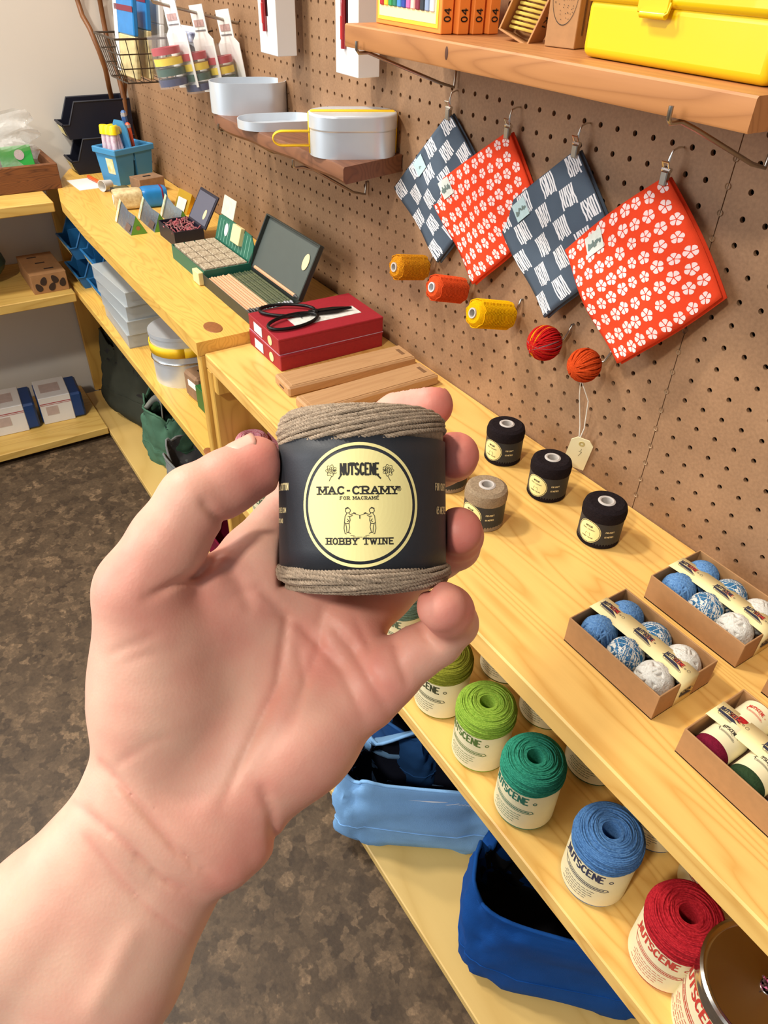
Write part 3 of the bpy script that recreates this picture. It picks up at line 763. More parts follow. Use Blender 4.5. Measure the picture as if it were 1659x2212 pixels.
tag(person, 'bare left hand and forearm holding up the taupe twine spool', 'person')
recalc(person)
M_NAIL = pm('fingernail', S(226, 170, 150), .35)
def nail(name, base, tip, up, r, r1, half):
    """curved nail plate lying on a finger end: axis base->tip, facing up"""
    a = CAMLOC + RW @ (base / 1000); b = CAMLOC + RW @ (tip / 1000); u = RW @ _n(up)
    t = _n(b - a); u = _n(u - t * (u @ t)); s = np.cross(t, u); L_ = np.linalg.norm(b - a)
    g = G()
    def fn(i, j):
        an = (i - .5) * 2 * half; tt = j
        e = 1 - .25 * max(0, (abs(i - .5) * 2) ** 3) * (1 if j > .5 else 1)
        rr = r + (r1 - r) * tt - .0008 * (abs(an) / half) ** 2 - .0009 * max(0, .35 - tt) / .35
        x = a + t * (L_ * (.5 + (tt - .5) * e)) + u * (rr * math.cos(an)) + s * (rr * math.sin(an))
        return tuple(x - horg)
    g.grid(fn, 10, 8)
    o = g.build(name, M_NAIL, person); md = o.modifiers.new('thick', 'SOLIDIFY'); md.thickness = .0003; md.offset = 0
    return o
nail('fingernail', q(502, 1036, 252.8), q(574, 994, 257), (-.52, -.83, -.26), .01150, .01085, .80)
# ------------------------------------------------------------------ yarn, labels, boxes on the nearer bench
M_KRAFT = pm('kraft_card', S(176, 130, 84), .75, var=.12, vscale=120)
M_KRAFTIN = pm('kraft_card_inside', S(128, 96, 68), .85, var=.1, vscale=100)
M_PAPER = pm('cream_paper', S(240, 220, 160), .65, var=.06, vscale=80)
M_LABEL = pm('spool_label_paper', S(238, 226, 184), .6, var=.05, vscale=60)
M_NAVY = pm('navy_ink', S(44, 46, 66), .7)
M_REDINK = pm('red_ink', S(196, 52, 42), .7)
M_STEEL = pm('steel_wire', S(176, 170, 160), .3, 1.0)
M_DWIRE = pm('dark_wire', S(84, 72, 62), .4, .8)
M_CHROME = pm('chrome', S(215, 215, 212), .18, 1.0)
M_ALU = pm('aluminium', S(222, 231, 240), .36, .55, var=.04, vscale=30)
M_TUBE = pm('grey_card_tube', S(188, 180, 172), .8)
M_WHITE = pm('white_card', S(238, 238, 236), .6)
M_BLACK = pm('matt_black', S(26, 26, 28), .5)
def yarn(name, c, c2=None, var=.3): return pm(name, c, .95, var=var, vscale=420, bump=.6, bscale=1400, spec=.1, col2=c2, stretch=(1, 1, 2.2))
def ring_path(r, z, n=40, wob=0.0, seed=0):
    a = random.Random(seed).uniform(0, 6)
    return [((r + wob * math.sin(3 * t + a)) * math.cos(t), (r + wob * math.sin(3 * t + a)) * math.sin(t), z + wob * math.sin(2 * t + a)) for t in [2 * PI * i / n for i in range(n)]]
def label_art(s=1.0, small=True):
    """spool label print: name over a banner, sprigs and rows of small script; returns quads, dark then light"""
    q1 = word('NUTSCENE', -.002 * s, .006 * s, .0115 * s, .0052 * s, .0013 * s, .0021 * s, arch=.0025 * s)
    stroke([(-.031 * s, .001 * s), (-.024 * s, .009 * s)], .0014 * s, q1)
    for k in range(7):
        a = k * .9; stroke([(.031 * s + .002 * s * math.cos(a + t * .6), .010 * s + .002 * s * math.sin(a + t * .6)) for t in range(3)], .0009 * s, q1)
    q1.append([(-.028 * s, .004 * s), (-.026 * s, -.003 * s), (.030 * s, -.006 * s), (.010 * s, .005 * s)])
    pill = [(-.026 * s, -.002 * s), (.030 * s, -.006 * s), (.032 * s, -.009 * s), (.028 * s, -.011 * s), (-.022 * s, -.0085 * s), (-.026 * s, -.002 * s)]
    stroke(pill, .0009 * s, q1)
    rr = random.Random(5)
    x = -.018 * s
    while x < .026 * s:
        l = rr.uniform(.0012, .0028) * s; y = -.0058 * s - (x + .018 * s) * .055
        stroke([(x, y), (x + l, y - l * .06)], .0016 * s, q1); x += l + .0011 * s
    if small:
        for k in range(5):
            y = -.017 * s - k * .0042 * s; x = rr.uniform(-.02, -.014) * s
            while x < (.018 - .002 * k) * s:
                l = rr.uniform(.002, .005) * s; stroke([(x, y), (x + l * .5, y + .0006 * s), (x + l, y)], .0007 * s, q1); x += l + .0012 * s
    return q1
ART, ARTS = label_art(1.08), label_art(1.08, False)
def cyl_at(base_px, z): p = onz(*base_px, z); return (float(p[0]), float(p[1]))

def twine_spool(name, label, xy, z, r, h, ym, ink, face, group, hole=.009, lab=(.06, .75), art=1.0):
    t = thing(name, label, 'twine spool', (xy[0], xy[1], z), 0, group)
    hb, ht = h * lab[0], h * lab[1]
    g = G().lathe([(hole, .002), (r * .9, 0), (r * .975, .003), (r * .985, hb), (r * .98, ht), (r * 1.0, ht + .003), (r * 1.0, h * .86), (r * .93, h * .955), (r * .7, h), (hole * 1.15, h * .985), (hole, h * .93), (hole * .9, h * .3), (0, h * .3)], 44)
    recalc(g.build('yarn_body', ym, t))
    g = G(); k = 0
    path_ = [(r * 1.0, h * .74), (r * 1.004, h * .80), (r * 1.0, h * .86), (r * .955, h * .93), (r * .86, h * .972), (r * .70, h * .996), (r * .50, h * .998), (r * .33, h * .98)]
    sl = [0.0]
    for a_, b_ in zip(path_, path_[1:]): sl.append(sl[-1] + math.hypot(b_[0] - a_[0], b_[1] - a_[1]))
    for k in range(26):
        s_ = sl[-1] * (k + .3) / 26; i_ = max(i for i in range(len(sl) - 1) if sl[i] <= s_); f_ = (s_ - sl[i_]) / (sl[i_ + 1] - sl[i_])
        g.tube(ring_path(path_[i_][0] + (path_[i_ + 1][0] - path_[i_][0]) * f_, path_[i_][1] + (path_[i_ + 1][1] - path_[i_][1]) * f_, 40, .0009, k), .00125, 5, closed=True)
    g.build('top_winding', ym, t, smooth=80)
    g = G().grid(lambda u, v: (r * math.cos(face + (u - .5) * 5.6), r * math.sin(face + (u - .5) * 5.6), hb + (ht - hb) * v), 60, 3)
    lo = g.build('paper_label', M_LABEL, t)
    g = G(); flat(g, [[(x * art, y * art) for x, y in q_] for q_ in ART], wrap(r, hb + (ht - hb) * .62, face, .0003)); recalc(g.build('lettering', ink, lo, smooth=0))
    return t
SPOOLS = [('olive', (951, 1510), S(158, 158, 56), S(118, 120, 34), S(62, 66, 40)), ('light green', (1035, 1618), S(164, 196, 78), S(120, 158, 50), S(88, 116, 52)), ('teal green', (1130, 1735), S(66, 164, 134), S(36, 120, 96), S(38, 112, 92)),
          ('denim blue', z5 := (1280, 1891), S(98, 144, 196), S(60, 102, 156), S(44, 50, 78)), ('bright red', (1431, 2065), S(200, 46, 54), S(150, 22, 34), S(196, 62, 50))]
for nm, px, c, c2, ink in SPOOLS:
    p = cyl_at(px, ZMR)
    twine_spool('twine_spool', nm + ' jute twine spool with cream label, front row of the lower shelf', p, ZMR, .038, .105, yarn('yarn_' + nm, c, c2), pm('ink_' + nm, ink, .7), math.radians(-84 if nm != 'bright red' else -88), 'jute twine spools in the front row')
for nm, px, c, c2, ink, ds in [('dark olive', (-.500, -.140), S(96, 100, 34), S(70, 74, 24), S(50, 52, 30), 'behind the light green one'), ('moss green', (-.408, -.142), S(104, 124, 50), S(78, 98, 36), S(56, 76, 34), 'behind the teal one'),
                           ('forest green', (-.310, -.146), S(54, 100, 66), S(36, 76, 48), S(40, 82, 50), 'behind and right of the teal one'), ('mid blue', (-.207, -.148), S(70, 108, 160), S(50, 84, 130), S(44, 50, 78), 'behind the denim blue one'), ('scarlet', (-.118, -.150), S(196, 40, 50), S(150, 22, 36), S(196, 72, 54), 'behind the bright red one')]:
    twine_spool('twine_spool', nm + ' jute twine spool in the back row ' + ds, (px[0], px[1]), ZMR, .038, .105, yarn('yarn_' + nm, c, c2), pm('ink_' + nm, ink, .7), math.radians(-78), 'jute twine spools in the back row')
# candy-striped pink spools deep on the lower shelf, by the side panel
M_PINK = yarn('yarn_pink', S(214, 96, 124), S(238, 196, 200), .4)
tp_ = onz(545, 940, ZMR + .125)
for k, (px, lb) in enumerate([((545, 938), 'pink and white candy-striped twine spool beside the bench side panel'), ((598, 925), 'pink twine spool just showing behind the thumb tip')]):
    twine_spool('twine_spool', lb, (-1.108, -.268 + .068 * k), ZMR, .032, .122, M_PINK, pm('ink_pink', S(150, 60, 80), .7), math.radians(-84), 'pink twine spools', hole=.010, lab=(.08, .62), art=.9)
p = onz(590, 1120, ZMR)
twine_spool('twine_spool', 'sage green twine spool glimpsed between the thumb and the index finger', (float(p[0]), float(p[1])), ZMR, .036, .10, yarn('yarn_sage', S(150, 170, 130), S(110, 132, 96)), pm('ink_sage', S(86, 104, 80), .7), math.radians(-80), None)
p = onz(480, 1190, ZMR)
p = onz(868, 1375, ZMR)
twine_spool('twine_spool', 'grey green twine spool glimpsed between the ring and little fingers', (float(p[0]), float(p[1])), ZMR, .036, .10, yarn('yarn_greygreen', S(128, 150, 130), S(96, 118, 98)), pm('ink_sage', S(86, 104, 80), .7), math.radians(-80), None)

# dispenser tin with a tuft of twine through its lid
p = onz(1662, 2130, ZMR + .108)
t = thing('twine_tin', 'cream twine dispenser tin with polished metal lid at the lower right corner', 'tin', (float(p[0]), float(p[1]), ZMR))
R_ = .060
recalc(G().lathe([(0, 0), (R_, 0), (R_, .092)], 64).build('tin_body', M_LABEL, t))
recalc(G().lathe([(R_ - .001, .0905), (R_ + .0018, .0905), (R_ + .0022, .096), (R_ + .0014, .0985), (R_ + .0018, .102), (R_ + .0012, .107), (R_ - .0015, .1085), (R_ - .004, .1075), (R_ - .006, .1055), (.009, .1055), (.0075, .1065), (.006, .1055), (.006, .1)], 72).build('lid', pm('polished_lid', S(196, 192, 186), .16, 1.0), t))
g = G(); flat(g, [[(x * 1.35, y * 1.35) for x, y in q_] for q_ in ART], wrap(R_, .058, math.radians(-118), .0004)); recalc(g.build('lettering', M_REDINK, t, smooth=0))
g = G(); r1 = random.Random(3)
for k in range(26):
    a = r1.uniform(0, 6.3); e = r1.uniform(.006, .013); b0 = (r1.uniform(-.003, .003), r1.uniform(-.003, .003), .104)
    g.tube([b0, (b0[0] + e * .4 * math.cos(a), b0[1] + e * .4 * math.sin(a), .112), (b0[0] + e * math.cos(a), b0[1] + e * math.sin(a), .113 + r1.uniform(0, .009))], .0011, 5, m=k % 2)
g.build('twine_tuft', [pm('tuft_brown', S(84, 50, 46), .95), pm('tuft_pink', S(232, 120, 160), .95)], t)

# small cotton spools standing on the bench
M_BLKYARN = yarn('yarn_black', S(40, 32, 34), S(26, 20, 22))
M_BEIGE = yarn('yarn_beige', S(172, 150, 122), S(138, 118, 94))
def mini(label, px, ym, group):
    p = onz(*px, ZR); v = _n([CAMLOC[0] - p[0], CAMLOC[1] - p[1], 0]); r, h = .0265, .056
    c = p - v * r
    t = thing('cotton_spool', label, 'spool', (float(c[0]), float(c[1]), ZR), 0, group)
    recalc(G().lathe([(.009, .001), (r * .93, 0), (r * .99, .002), (r * .985, .008), (r * .96, .0085), (r * .96, .038), (r * 1.01, .039), (r * 1.02, .047), (r * .96, .053), (r * .8, h), (.0105, h), (.0105, h - .001)], 44).build('yarn_body', ym, t))
    recalc(G().lathe([(.0068, .004), (.0068, h + .0008), (.0085, h + .0014), (.0106, h + .0004), (.0106, .004)], 28).build('card_tube', M_TUBE, t))
    g = G(); R1 = r * .985
    g.grid(lambda u, v_: (R1 * math.cos(2 * PI * u), R1 * math.sin(2 * PI * u), .0055 + .034 * v_), 48, 2, closeu=True); b_ = g.build('paper_band', M_BAND, t)
    f = math.radians(-82)
    g = G(); flat(g, discquads(0, 0, .0146, 32, 5), wrap(R1, .0225, f, .0002)); flat(g, ringquads(0, 0, .0154, .0160, 40), wrap(R1, .0225, f, .0002)); l_ = recalc(g.build('round_label', M_CREAM, b_, smooth=80))
    g = G(); Wq = wrap(R1, .0225, f, .0004); qd = word('NUTSCENE', 0, .0070, .0022, .0009, .0003, .0004) + word('MAC-CRAMY', 0, .0028, .0016, .0014, .0005, .0003) + word('HOBBY TWINE', 0, -.0088, .0014, .0011, .0004, .0003)
    for sx in (-1, 1): stroke([(sx * .002, -.001), (sx * .003, -.003), (sx * .0032, -.006)], .0003, qd); stroke([(sx * .003, -.002), (0, -.0024)], .0002, qd)
    flat(g, qd, Wq); recalc(g.build('lettering', M_INK, l_, smooth=0))
    g = G(); flat(g, word('FOR CRAFT', .0265, .0035, .0021, .0010, .0003, .0004) + word('65 METRES', .0265, -.0035, .0021, .0010, .0003, .0004), wrap(R1, .0225, f, .0002)); recalc(g.build('side_lettering', M_GOLD, b_, smooth=0))
    return t
mini('black cotton spool farthest along the bench, nearest the fingertips', (1081, 1009), M_BLKYARN, 'small black cotton spools')
mini('black cotton spool in the middle of its row, beside the hanging tag', (1174, 1087), M_BLKYARN, 'small black cotton spools')
mini('black cotton spool nearest the blue yarn boxes', (1283, 1186), M_BLKYARN, 'small black cotton spools')
mini('beige cotton spool with black band, just right of the ring finger', (1038, 1151), M_BEIGE, 'small beige cotton spools')
mini('beige cotton spool mostly hidden behind the middle finger', (964, 1068), M_BEIGE, 'small beige cotton spools')

# open card boxes of yarn
def yarn_ball(name, ym, r, seed, stripes=None, n=44, tr=.075):
    g = G().lathe([(0, -r * .93), (r * .45, -r * .86), (r * .8, -r * .55), (r * .97, 0), (r * .8, r * .55), (r * .45, r * .86), (0, r * .93)], 24)
    rr = random.Random(seed)
    for k in range(n):
        ax_ = Vector((rr.gauss(0, 1), rr.gauss(0, 1) * .5, rr.gauss(0, 1) * .35)).normalized(); u = ax_.orthogonal().normalized(); v = ax_.cross(u)
        d = rr.uniform(-.35, .35) * r; rad = math.sqrt(r * r - d * d) - r * tr * .6
        for j in range(1):
            g.tube([ax_ * d + (u * math.cos(t_) + v * math.sin(t_)) * rad for t_ in [2 * PI * i / 30 for i in range(30)]], r * tr, 5, closed=True, m=(k % 2 if stripes else 0))
    me_o = g.build(name, [ym, stripes] if stripes else ym, None, smooth=80)
    return me_o
M_SKY = yarn('yarn_skyblue', S(122, 166, 212), S(84, 128, 184)); M_OFFW = yarn('yarn_offwhite', S(240, 236, 226), S(214, 208, 196)); M_DEN = yarn('yarn_denim', S(74, 130, 170), S(56, 104, 146))
BALLS = {}
def place_ball(kind, loc, rot, label, group):
    if kind not in BALLS:
        o = BALLS[kind] = yarn_ball('yarn_ball', {'blue': M_SKY, 'mix': M_DEN, 'white': M_OFFW}[kind], .0186, {'blue': 1, 'mix': 2, 'white': 3}[kind], M_OFFW if kind == 'mix' else None, {'blue': 34, 'mix': 60, 'white': 30}[kind], {'blue': .10, 'mix': .085, 'white': .13}[kind])
    else:
        o = BALLS[kind].copy(); COL.objects.link(o)
    o.location = loc; o.rotation_euler = rot; o.scale = (1.0, 1.02, 1.0)
    tag(o, label, 'yarn ball', group)
ARTB = label_art(.40, False)
def gift_box(label, x0, x1, y0, y1, h, tilt=0.0, band=True):
    cx, cy = (x0 + x1) / 2, (y0 + y1) / 2; w, d = x1 - x0, y1 - y0; th = .0016
    t = thing('twine_gift_box', label, 'box', (cx, cy, ZR), tilt, 'open kraft boxes of twine on the bench')
    recalc(G().box((0, 0, th / 2), (w, d, th)).build('base', M_KRAFTIN, t))
    for nm, c, s_ in (('side_wall', (0, -d / 2 + th / 2, h / 2), (w, th, h)), ('side_wall', (0, d / 2 - th / 2, h / 2), (w, th, h)), ('end_wall', (-w / 2 + th / 2, 0, h / 2), (th, d - 2 * th, h)), ('end_wall', (w / 2 - th / 2, 0, h / 2), (th, d - 2 * th, h))):
        recalc(G().box(c, s_, .0004).build(nm, M_KRAFT, t))
    if band:
        bw = .026; pa = [(-w / 2 - .0006, .002), (-w / 2 - .0006, h + .0006), (w / 2 + .0006, h + .0006), (w / 2 + .0006, .002)]
        path = [pa[0], pa[1]] + [(-w / 2 + w * k / 10, h + .0012 + .0012 * math.sin(PI * k / 10)) for k in range(1, 10)] + [pa[2], pa[3]]
        g = G().grid(lambda u, v: (path[round(u * 12)][0], (v - .5) * bw, path[round(u * 12)][1]), 12, 1)
        b_ = g.build('paper_band', M_PAPER, t); b_.modifiers.new('thick', 'SOLIDIFY').thickness = .0004
        g = G()
        for k, xo in enumerate((-w / 2 + .014, 0.0, w / 2 - .022)):
            flat(g, [[(x + xo, y) for x, y in q_] for q_ in ARTB], lambda s, hh: (s, hh, h + .0015 + .0012 * math.sin(PI * min(1, max(0, s / w + .5)))), 0)
            fq = []
            for a in range(6): stroke([(xo + .0165 + .0016 * math.cos(a + t_ * .7), .004 + .0016 * math.sin(a + t_ * .7)) for t_ in range(3)], .0003, fq)
            flat(g, fq, lambda s, hh: (s, hh, h + .0022), 0)
        flat(g, [[(x * .9, y * .9 - .004) for x, y in q_] for q_ in ARTB], lambda s, hh: (w / 2 + .0012, s * .9, .018 + hh), 0)
        recalc(g.build('lettering', M_NAVY, b_, smooth=0))
        g = G()
        for xo in (-w / 2 + .014, 0.0, w / 2 - .022): flat(g, word('SCENE', xo + .0042, .0026, .0044, .0019, .0006, .0007), lambda s, hh: (s, hh, h + .0026))
        recalc(g.build('lettering', M_REDINK, b_, smooth=0))
    return t
GB = [('open kraft box of blue and white yarn balls nearest the bench front', -.3326, -.2130, -.2455, -.1605, 'box nearer the bench front'), ('open kraft box of blue and white yarn balls close to the pegboard', -.3325, -.2108, -.1205, -.0360, 'box close to the pegboard')]
for lb, x0, x1, y0, y1, wh in GB:
    gift_box(lb, x0, x1, y0, y1, .0345)
    for i, kd in enumerate(('blue', 'mix', 'white')):
        for j in (0, 1):
            loc = (x0 + .0235 + i * .0365, y0 + .0225 + j * .040, ZR + .0204)
            nm = {'blue': 'sky blue yarn ball', 'mix': 'blue and white flecked yarn ball', 'white': 'off-white yarn ball'}[kd]
            place_ball(kd, loc, (.3 * i, .2 * j, .7 * i + j), nm + (', room side, in the ' if j == 0 else ', wall side, in the ') + wh, 'yarn balls in the kraft boxes')
gift_box('open kraft box of labelled twine reels at the right edge of the photo', -.178, -.058, -.2535, -.1685, .0345)
def reel(label, x, y, ym, rot):
    t = thing('twine_reel', label, 'twine reel', (x, y, ZR + .0205), rot, 'labelled reels in the kraft box')
    recalc(G().lathe([(0, -.0185), (.012, -.0185), (.0158, -.0165), (.0165, -.012), (.0165, .012), (.0158, .0165), (.012, .0185), (0, .0185)], 30, M=RX(PI / 2)).build('yarn_body', ym, t))
    g = G().grid(lambda u, v: (.0168 * math.cos(2 * PI * u), -.0095 + .028 * v, .0168 * math.sin(2 * PI * u)), 36, 1, closeu=True); l_ = g.build('paper_label', M_LABEL, t)
    g = G(); flat(g, [[(x_ * .75, y_ * .75) for x_, y_ in q_] for q_ in ARTB], lambda s, hh: (.0171 * math.sin(s / .0168), .005 + hh, .0171 * math.cos(s / .0168))); recalc(g.build('lettering', M_REDINK if 'red' in label else M_INK, l_, smooth=0))
for i, (nm, c) in enumerate((('burgundy', S(128, 26, 52)), ('bottle green', S(52, 74, 46)), ('navy', S(40, 44, 80)))):
    for j in (0, 1):
        nm2 = nm if j == 0 else ('cherry red', 'mustard', 'charcoal')[i]
        cc = c if j == 0 else (S(190, 40, 40), S(190, 150, 40), S(60, 60, 64))[i]
        reel(nm2 + ' twine reel with cream label in the box at the right edge', -.178 + .0235 + i * .0365, -.2535 + .0225 + j * .040, yarn('yarn_reel_' + nm2, cc), 0)
k_ = onz(1648, 1492, ZR)
gift_box('kraft box whose corner alone shows at the right edge of the photo', float(k_[0]), float(k_[0]) + .12, float(k_[1]) - .004, float(k_[1]) + .081, .0345, band=False)

# wooden slide-lid cases
M_BEECH = wood('beech', S(188, 146, 102), S(164, 120, 78), 16, 'X', .5, contrast=.8)
for lb, cx, cy, w, rot in (('plain beech slide-lid case lying beside the red boxes', -.9713, -.1388, .2427, 87.9), ('plain beech slide-lid case lying nearest the held spool', -.8925, -.1440, .2400, 90.1)):
    t = thing('pencil_case', lb, 'pencil case', (cx, cy, ZR), math.radians(rot), 'beech slide-lid cases')
    G().box((0, 0, .009), (w, .0565, .018), .003).build('case_body', M_BEECH, t)
    G().box((.002, 0, .0184), (w - .012, .046, .0012), .0004).build('sliding_lid', M_BEECH, t)
    G().box((w / 2 - .016, 0, .0190), (.007, .022, .0006), .0002).build('thumb_notch', pm('notch_shade', S(120, 84, 52), .8), t)
    G().box((-w / 2 - .0002, 0, .008), (.0006, .016, .003), 0).build('burnt_mark', pm('burnt_mark', S(96, 66, 42), .8), t)
# two red boxes
M_RED = pm('red_cloth_box', S(158, 22, 38), .6, var=.12, vscale=200, bump=.15, bscale=900)
M_TAGW = pm('barcode_label', S(228, 228, 236), .5, var=.1, vscale=300)
for k, lb in enumerate(('lower red box of the stack of two', 'upper red box of the stack, under the black scissors')):
    t = thing('red_box', lb, 'box', (-1.0990 - .001 * k, -.129 + .001 * k, ZR + .0288 * k), math.radians(90 - 1.2 * k), 'stacked red boxes')
    G().box((0, 0, .0125), (.205, .1265, .025), .0012).build('tray', M_RED, t)
    G().box((0, 0, .0260), (.2056, .1272, .0048), .0010).build('lid', M_RED, t)
    G().box((-.1032, .022, .0135), (.0006, .034, .017), 0).build('barcode_label', M_TAGW, t)
    recalc(G().lathe([(0, .0005), (.0085, .0005), (.0085, 0)], 24, M=T(-.1030, -.028, .0135) @ RY(-PI / 2)).build('round_sticker', pm('cream_sticker', S(240, 214, 160), .5), t))
    if k: G().box((0, 0, .0003), (.2058, .1274, .0009), 0).build('pale_seam', pm('pale_seam', S(206, 168, 190), .6), t)
    if k: G().box((.012, -.012, .0287), (.13, .034, .0006), 0).build('title_label', pm('title_label', S(232, 230, 222), .5, var=.25, vscale=160), t)
# black bonsai scissors lying on the red box
t = thing('scissors', 'black long-handled bonsai scissors lying on the upper red box', 'scissors', (-1.1005, -.128, ZR + .0288 * 2 + .0008), math.radians(78))
M_IRON = pm('black_iron', S(30, 29, 30), .35, .6)
def loop(cx, cy, a, b_, rot, n=30):
    return [(cx + a * math.cos(t_) * math.cos(rot) - b_ * math.sin(t_) * math.sin(rot), cy + a * math.cos(t_) * math.sin(rot) + b_ * math.sin(t_) * math.cos(rot), .0042 + .0015 * math.sin(t_)) for t_ in [2 * PI * i / n for i in range(n)]]
G().tube(loop(-.046, .023, .049, .022, -.30), .0030, 8, closed=True).build('handle_loop', M_IRON, t, smooth=80)
G().tube(loop(-.048, -.026, .049, .022, .32), .0030, 8, closed=True).build('handle_loop', M_IRON, t, smooth=80)
for sg in (1, -1):
    g = G().prism([(-.012, sg * .006), (.012, sg * .0085), (.034, sg * .0095), (.068, sg * .001), (.064, -sg * .001), (.02, -sg * .002), (-.012, -sg * .002)][::sg], .0028 + (.0014 if sg > 0 else 0), .0048 + (.0014 if sg > 0 else 0)); recalc(g.build('blade', M_IRON, t))
recalc(G().lathe([(0, .0085), (.005, .0085), (.006, .0075), (.006, .002)], 16).build('pivot_rivet', M_IRON, t))
G().tube([(-.030, .006, .004), (-.030, -.010, .004)], .0015, 6).build('stop_peg', M_IRON, t)
# ------------------------------------------------------------------ things on the pegboard
M_OAK = wood('oiled_shelf_timber', S(190, 130, 78), S(150, 94, 50), 12, 'X', .5, contrast=.9)
M_WALNUT = wood('dark_live_edge_timber', S(126, 80, 52), S(88, 52, 32), 12, 'X', .5)
def wire(pts, r=.0021): return [tuple(p) for p in pts]
t = thing('wall_shelf', 'thick oiled timber shelf holding the yellow toolbox, upper right', 'shelf', (-.654, -.078, 1.195))
g = G(); nx = 24
def edge_fn(x): return -.0725 + .0012 * math.sin(9 * x + 1) + .0006 * math.sin(31 * x)
X0, X1 = -.296, .296
vs = []; 
for i in range(nx + 1):
    x = X0 + (X1 - X0) * i / nx; e = edge_fn(x)
    vs += [(x, e + .001, 0), (x, e, .0018), (x, e, .0232), (x, e + .0016, .025), (x, .072, .025), (x, .072, 0)]
fs = []
for i in range(nx):
    for k in range(6): fs.append((i * 6 + k, (i + 1) * 6 + k, (i + 1) * 6 + (k + 1) % 6, i * 6 + (k + 1) % 6))
fs += [tuple(range(6)), tuple(range(nx * 6, nx * 6 + 6))]
recalc(g.add(vs, fs).build('board', M_OAK, t))
recalc(G().lathe([(0, .0004), (.003, .0004), (.004, 0)], 12, M=T(.068 - .15, edge_fn(-.08) - .0002, .014) @ RX(PI / 2) @ SCL(.7, 1.6, 1)).build('wood_knot', pm('dark_knot', S(84, 46, 24), .6), t))
def bracket(name, label, x, ztop, yfront, wallz):
    o = G().tube([(x, .008, wallz + .020), (x, -.004, wallz + .020), (x, -.006, wallz), (x + .001, -.03, wallz + .006), (x, yfront + .03, ztop - .010), (x, yfront + .008, ztop - .0025), (x, yfront - .006, ztop - .0025), (x, yfront - .009, ztop + .001), (x, yfront - .009, ztop + .010)], .0021, 8)
    o = o.build(name, M_STEEL, None, smooth=80); tag(o, label, 'bracket', 'wire shelf brackets'); return o
bracket('shelf_bracket', 'bent wire bracket under the left end of the upper shelf', -.906, 1.195, -.152, 1.148)
bracket('shelf_bracket', 'bent wire bracket under the right end of the upper shelf', -.423, 1.195, -.152, 1.144)
# live-edge shelf with tins
t = thing('wall_shelf', 'dark live-edge timber shelf holding round metal tins', 'shelf', (-1.21, -.066, 1.015))
pl2 = []
for i in range(31):
    x = -.325 + .535 * i / 30
    pl2.append((x, -.066 + .006 * math.sin(9 * x + .5) + .0025 * math.sin(43 * x) + .035 * max(0, (-x - .24) / .085) ** 2 * (x < -.24)))
poly = pl2 + [(.18, .063), (-.325, .063)]
g = G(); n_ = len(poly)
vs = [(x, y + .004, 0) for x, y in poly] + [(x, y, .005) for x, y in poly] + [(x, y, .021) for x, y in poly] + [(x, y + .002, .024) for x, y in poly]
fs = [tuple(range(n_)), tuple(range(3 * n_, 4 * n_))]
for L_ in range(3): fs += [(L_ * n_ + i, L_ * n_ + (i + 1) % n_, (L_ + 1) * n_ + (i + 1) % n_, (L_ + 1) * n_ + i) for i in range(n_)]
recalc(g.add(vs, fs).build('board', M_WALNUT, t))
bracket('shelf_bracket', 'bent wire bracket under the right end of the dark shelf', -1.134, 1.015, -.133, .957)
bracket('shelf_bracket', 'bent wire bracket under the left end of the dark shelf', -1.45, 1.015, -.128, .960)
# tins on it
def stadium(L_, r, n=16):
    return [(L_ / 2 + r * math.cos(-PI / 2 + PI * i / n), r * math.sin(-PI / 2 + PI * i / n)) for i in range(n + 1)] + [(-L_ / 2 + r * math.cos(PI / 2 + PI * i / n), r * math.sin(PI / 2 + PI * i / n)) for i in range(n + 1)]
def shell(g, poly, z0, z1, th, floor=True):
    n = len(poly); c = (sum(p[0] for p in poly) / n, sum(p[1] for p in poly) / n)
    def ins(p): l = math.hypot(p[0] - c[0], p[1] - c[1]); k = (l - th) / l; return (c[0] + (p[0] - c[0]) * k, c[1] + (p[1] - c[1]) * k)
    inn = [ins(p) for p in poly]
    vs = [(x, y, z0) for x, y in poly] + [(x, y, z1) for x, y in poly] + [(x, y, z1) for x, y in inn] + [(x, y, z0 + th) for x, y in inn]
    fs = [tuple(range(n))[::-1]]
    for a in range(3): fs += [(a * n + i, a * n + (i + 1) % n, (a + 1) * n + (i + 1) % n, (a + 1) * n + i) for i in range(n)]
    fs.append(tuple(range(3 * n, 4 * n)))
    return g.add(vs, fs)
ZS2 = 1.039
t = thing('lunch_tin', 'open oval aluminium tin standing at the back of the dark shelf', 'tin', (-1.462, -.066, ZS2), math.radians(72))
recalc(shell(G(), stadium(.058, .043), 0, .052, .0016).build('tin_body', M_ALU, t))
t = thing('tin_lid', 'loose oval aluminium lid lying in front of the open tin', 'lid', (-1.312, -.078, ZS2), math.radians(78))
recalc(shell(G(), stadium(.056, .045), 0, .014, .0014).build('lid_body', M_ALU, t))
M_YELP = pm('yellow_strap', S(244, 196, 24), .5)
t = thing('lunch_tin', 'closed oval aluminium tin held by a yellow strap on the dark shelf', 'tin', (-1.072, -.068, ZS2), math.radians(66))
recalc(shell(G(), stadium(.050, .042), 0, .046, .0015).build('tin_body', M_ALU, t))
n_ = stadium(.050, .0434); g = G(); g.prism(n_, .036, .059); lido = recalc(g.build('lid', M_ALU, t, smooth=30))
bv = lido.modifiers.new('round', 'BEVEL'); bv.width = .003; bv.segments = 3; bv.limit_method = 'ANGLE'
ring = [(-.0680, .002), (-.0686, .030), (-.0686, .0570), (-.063, .0604), (0, .0606), (.063, .0604), (.0686, .0570), (.0680, .002)]
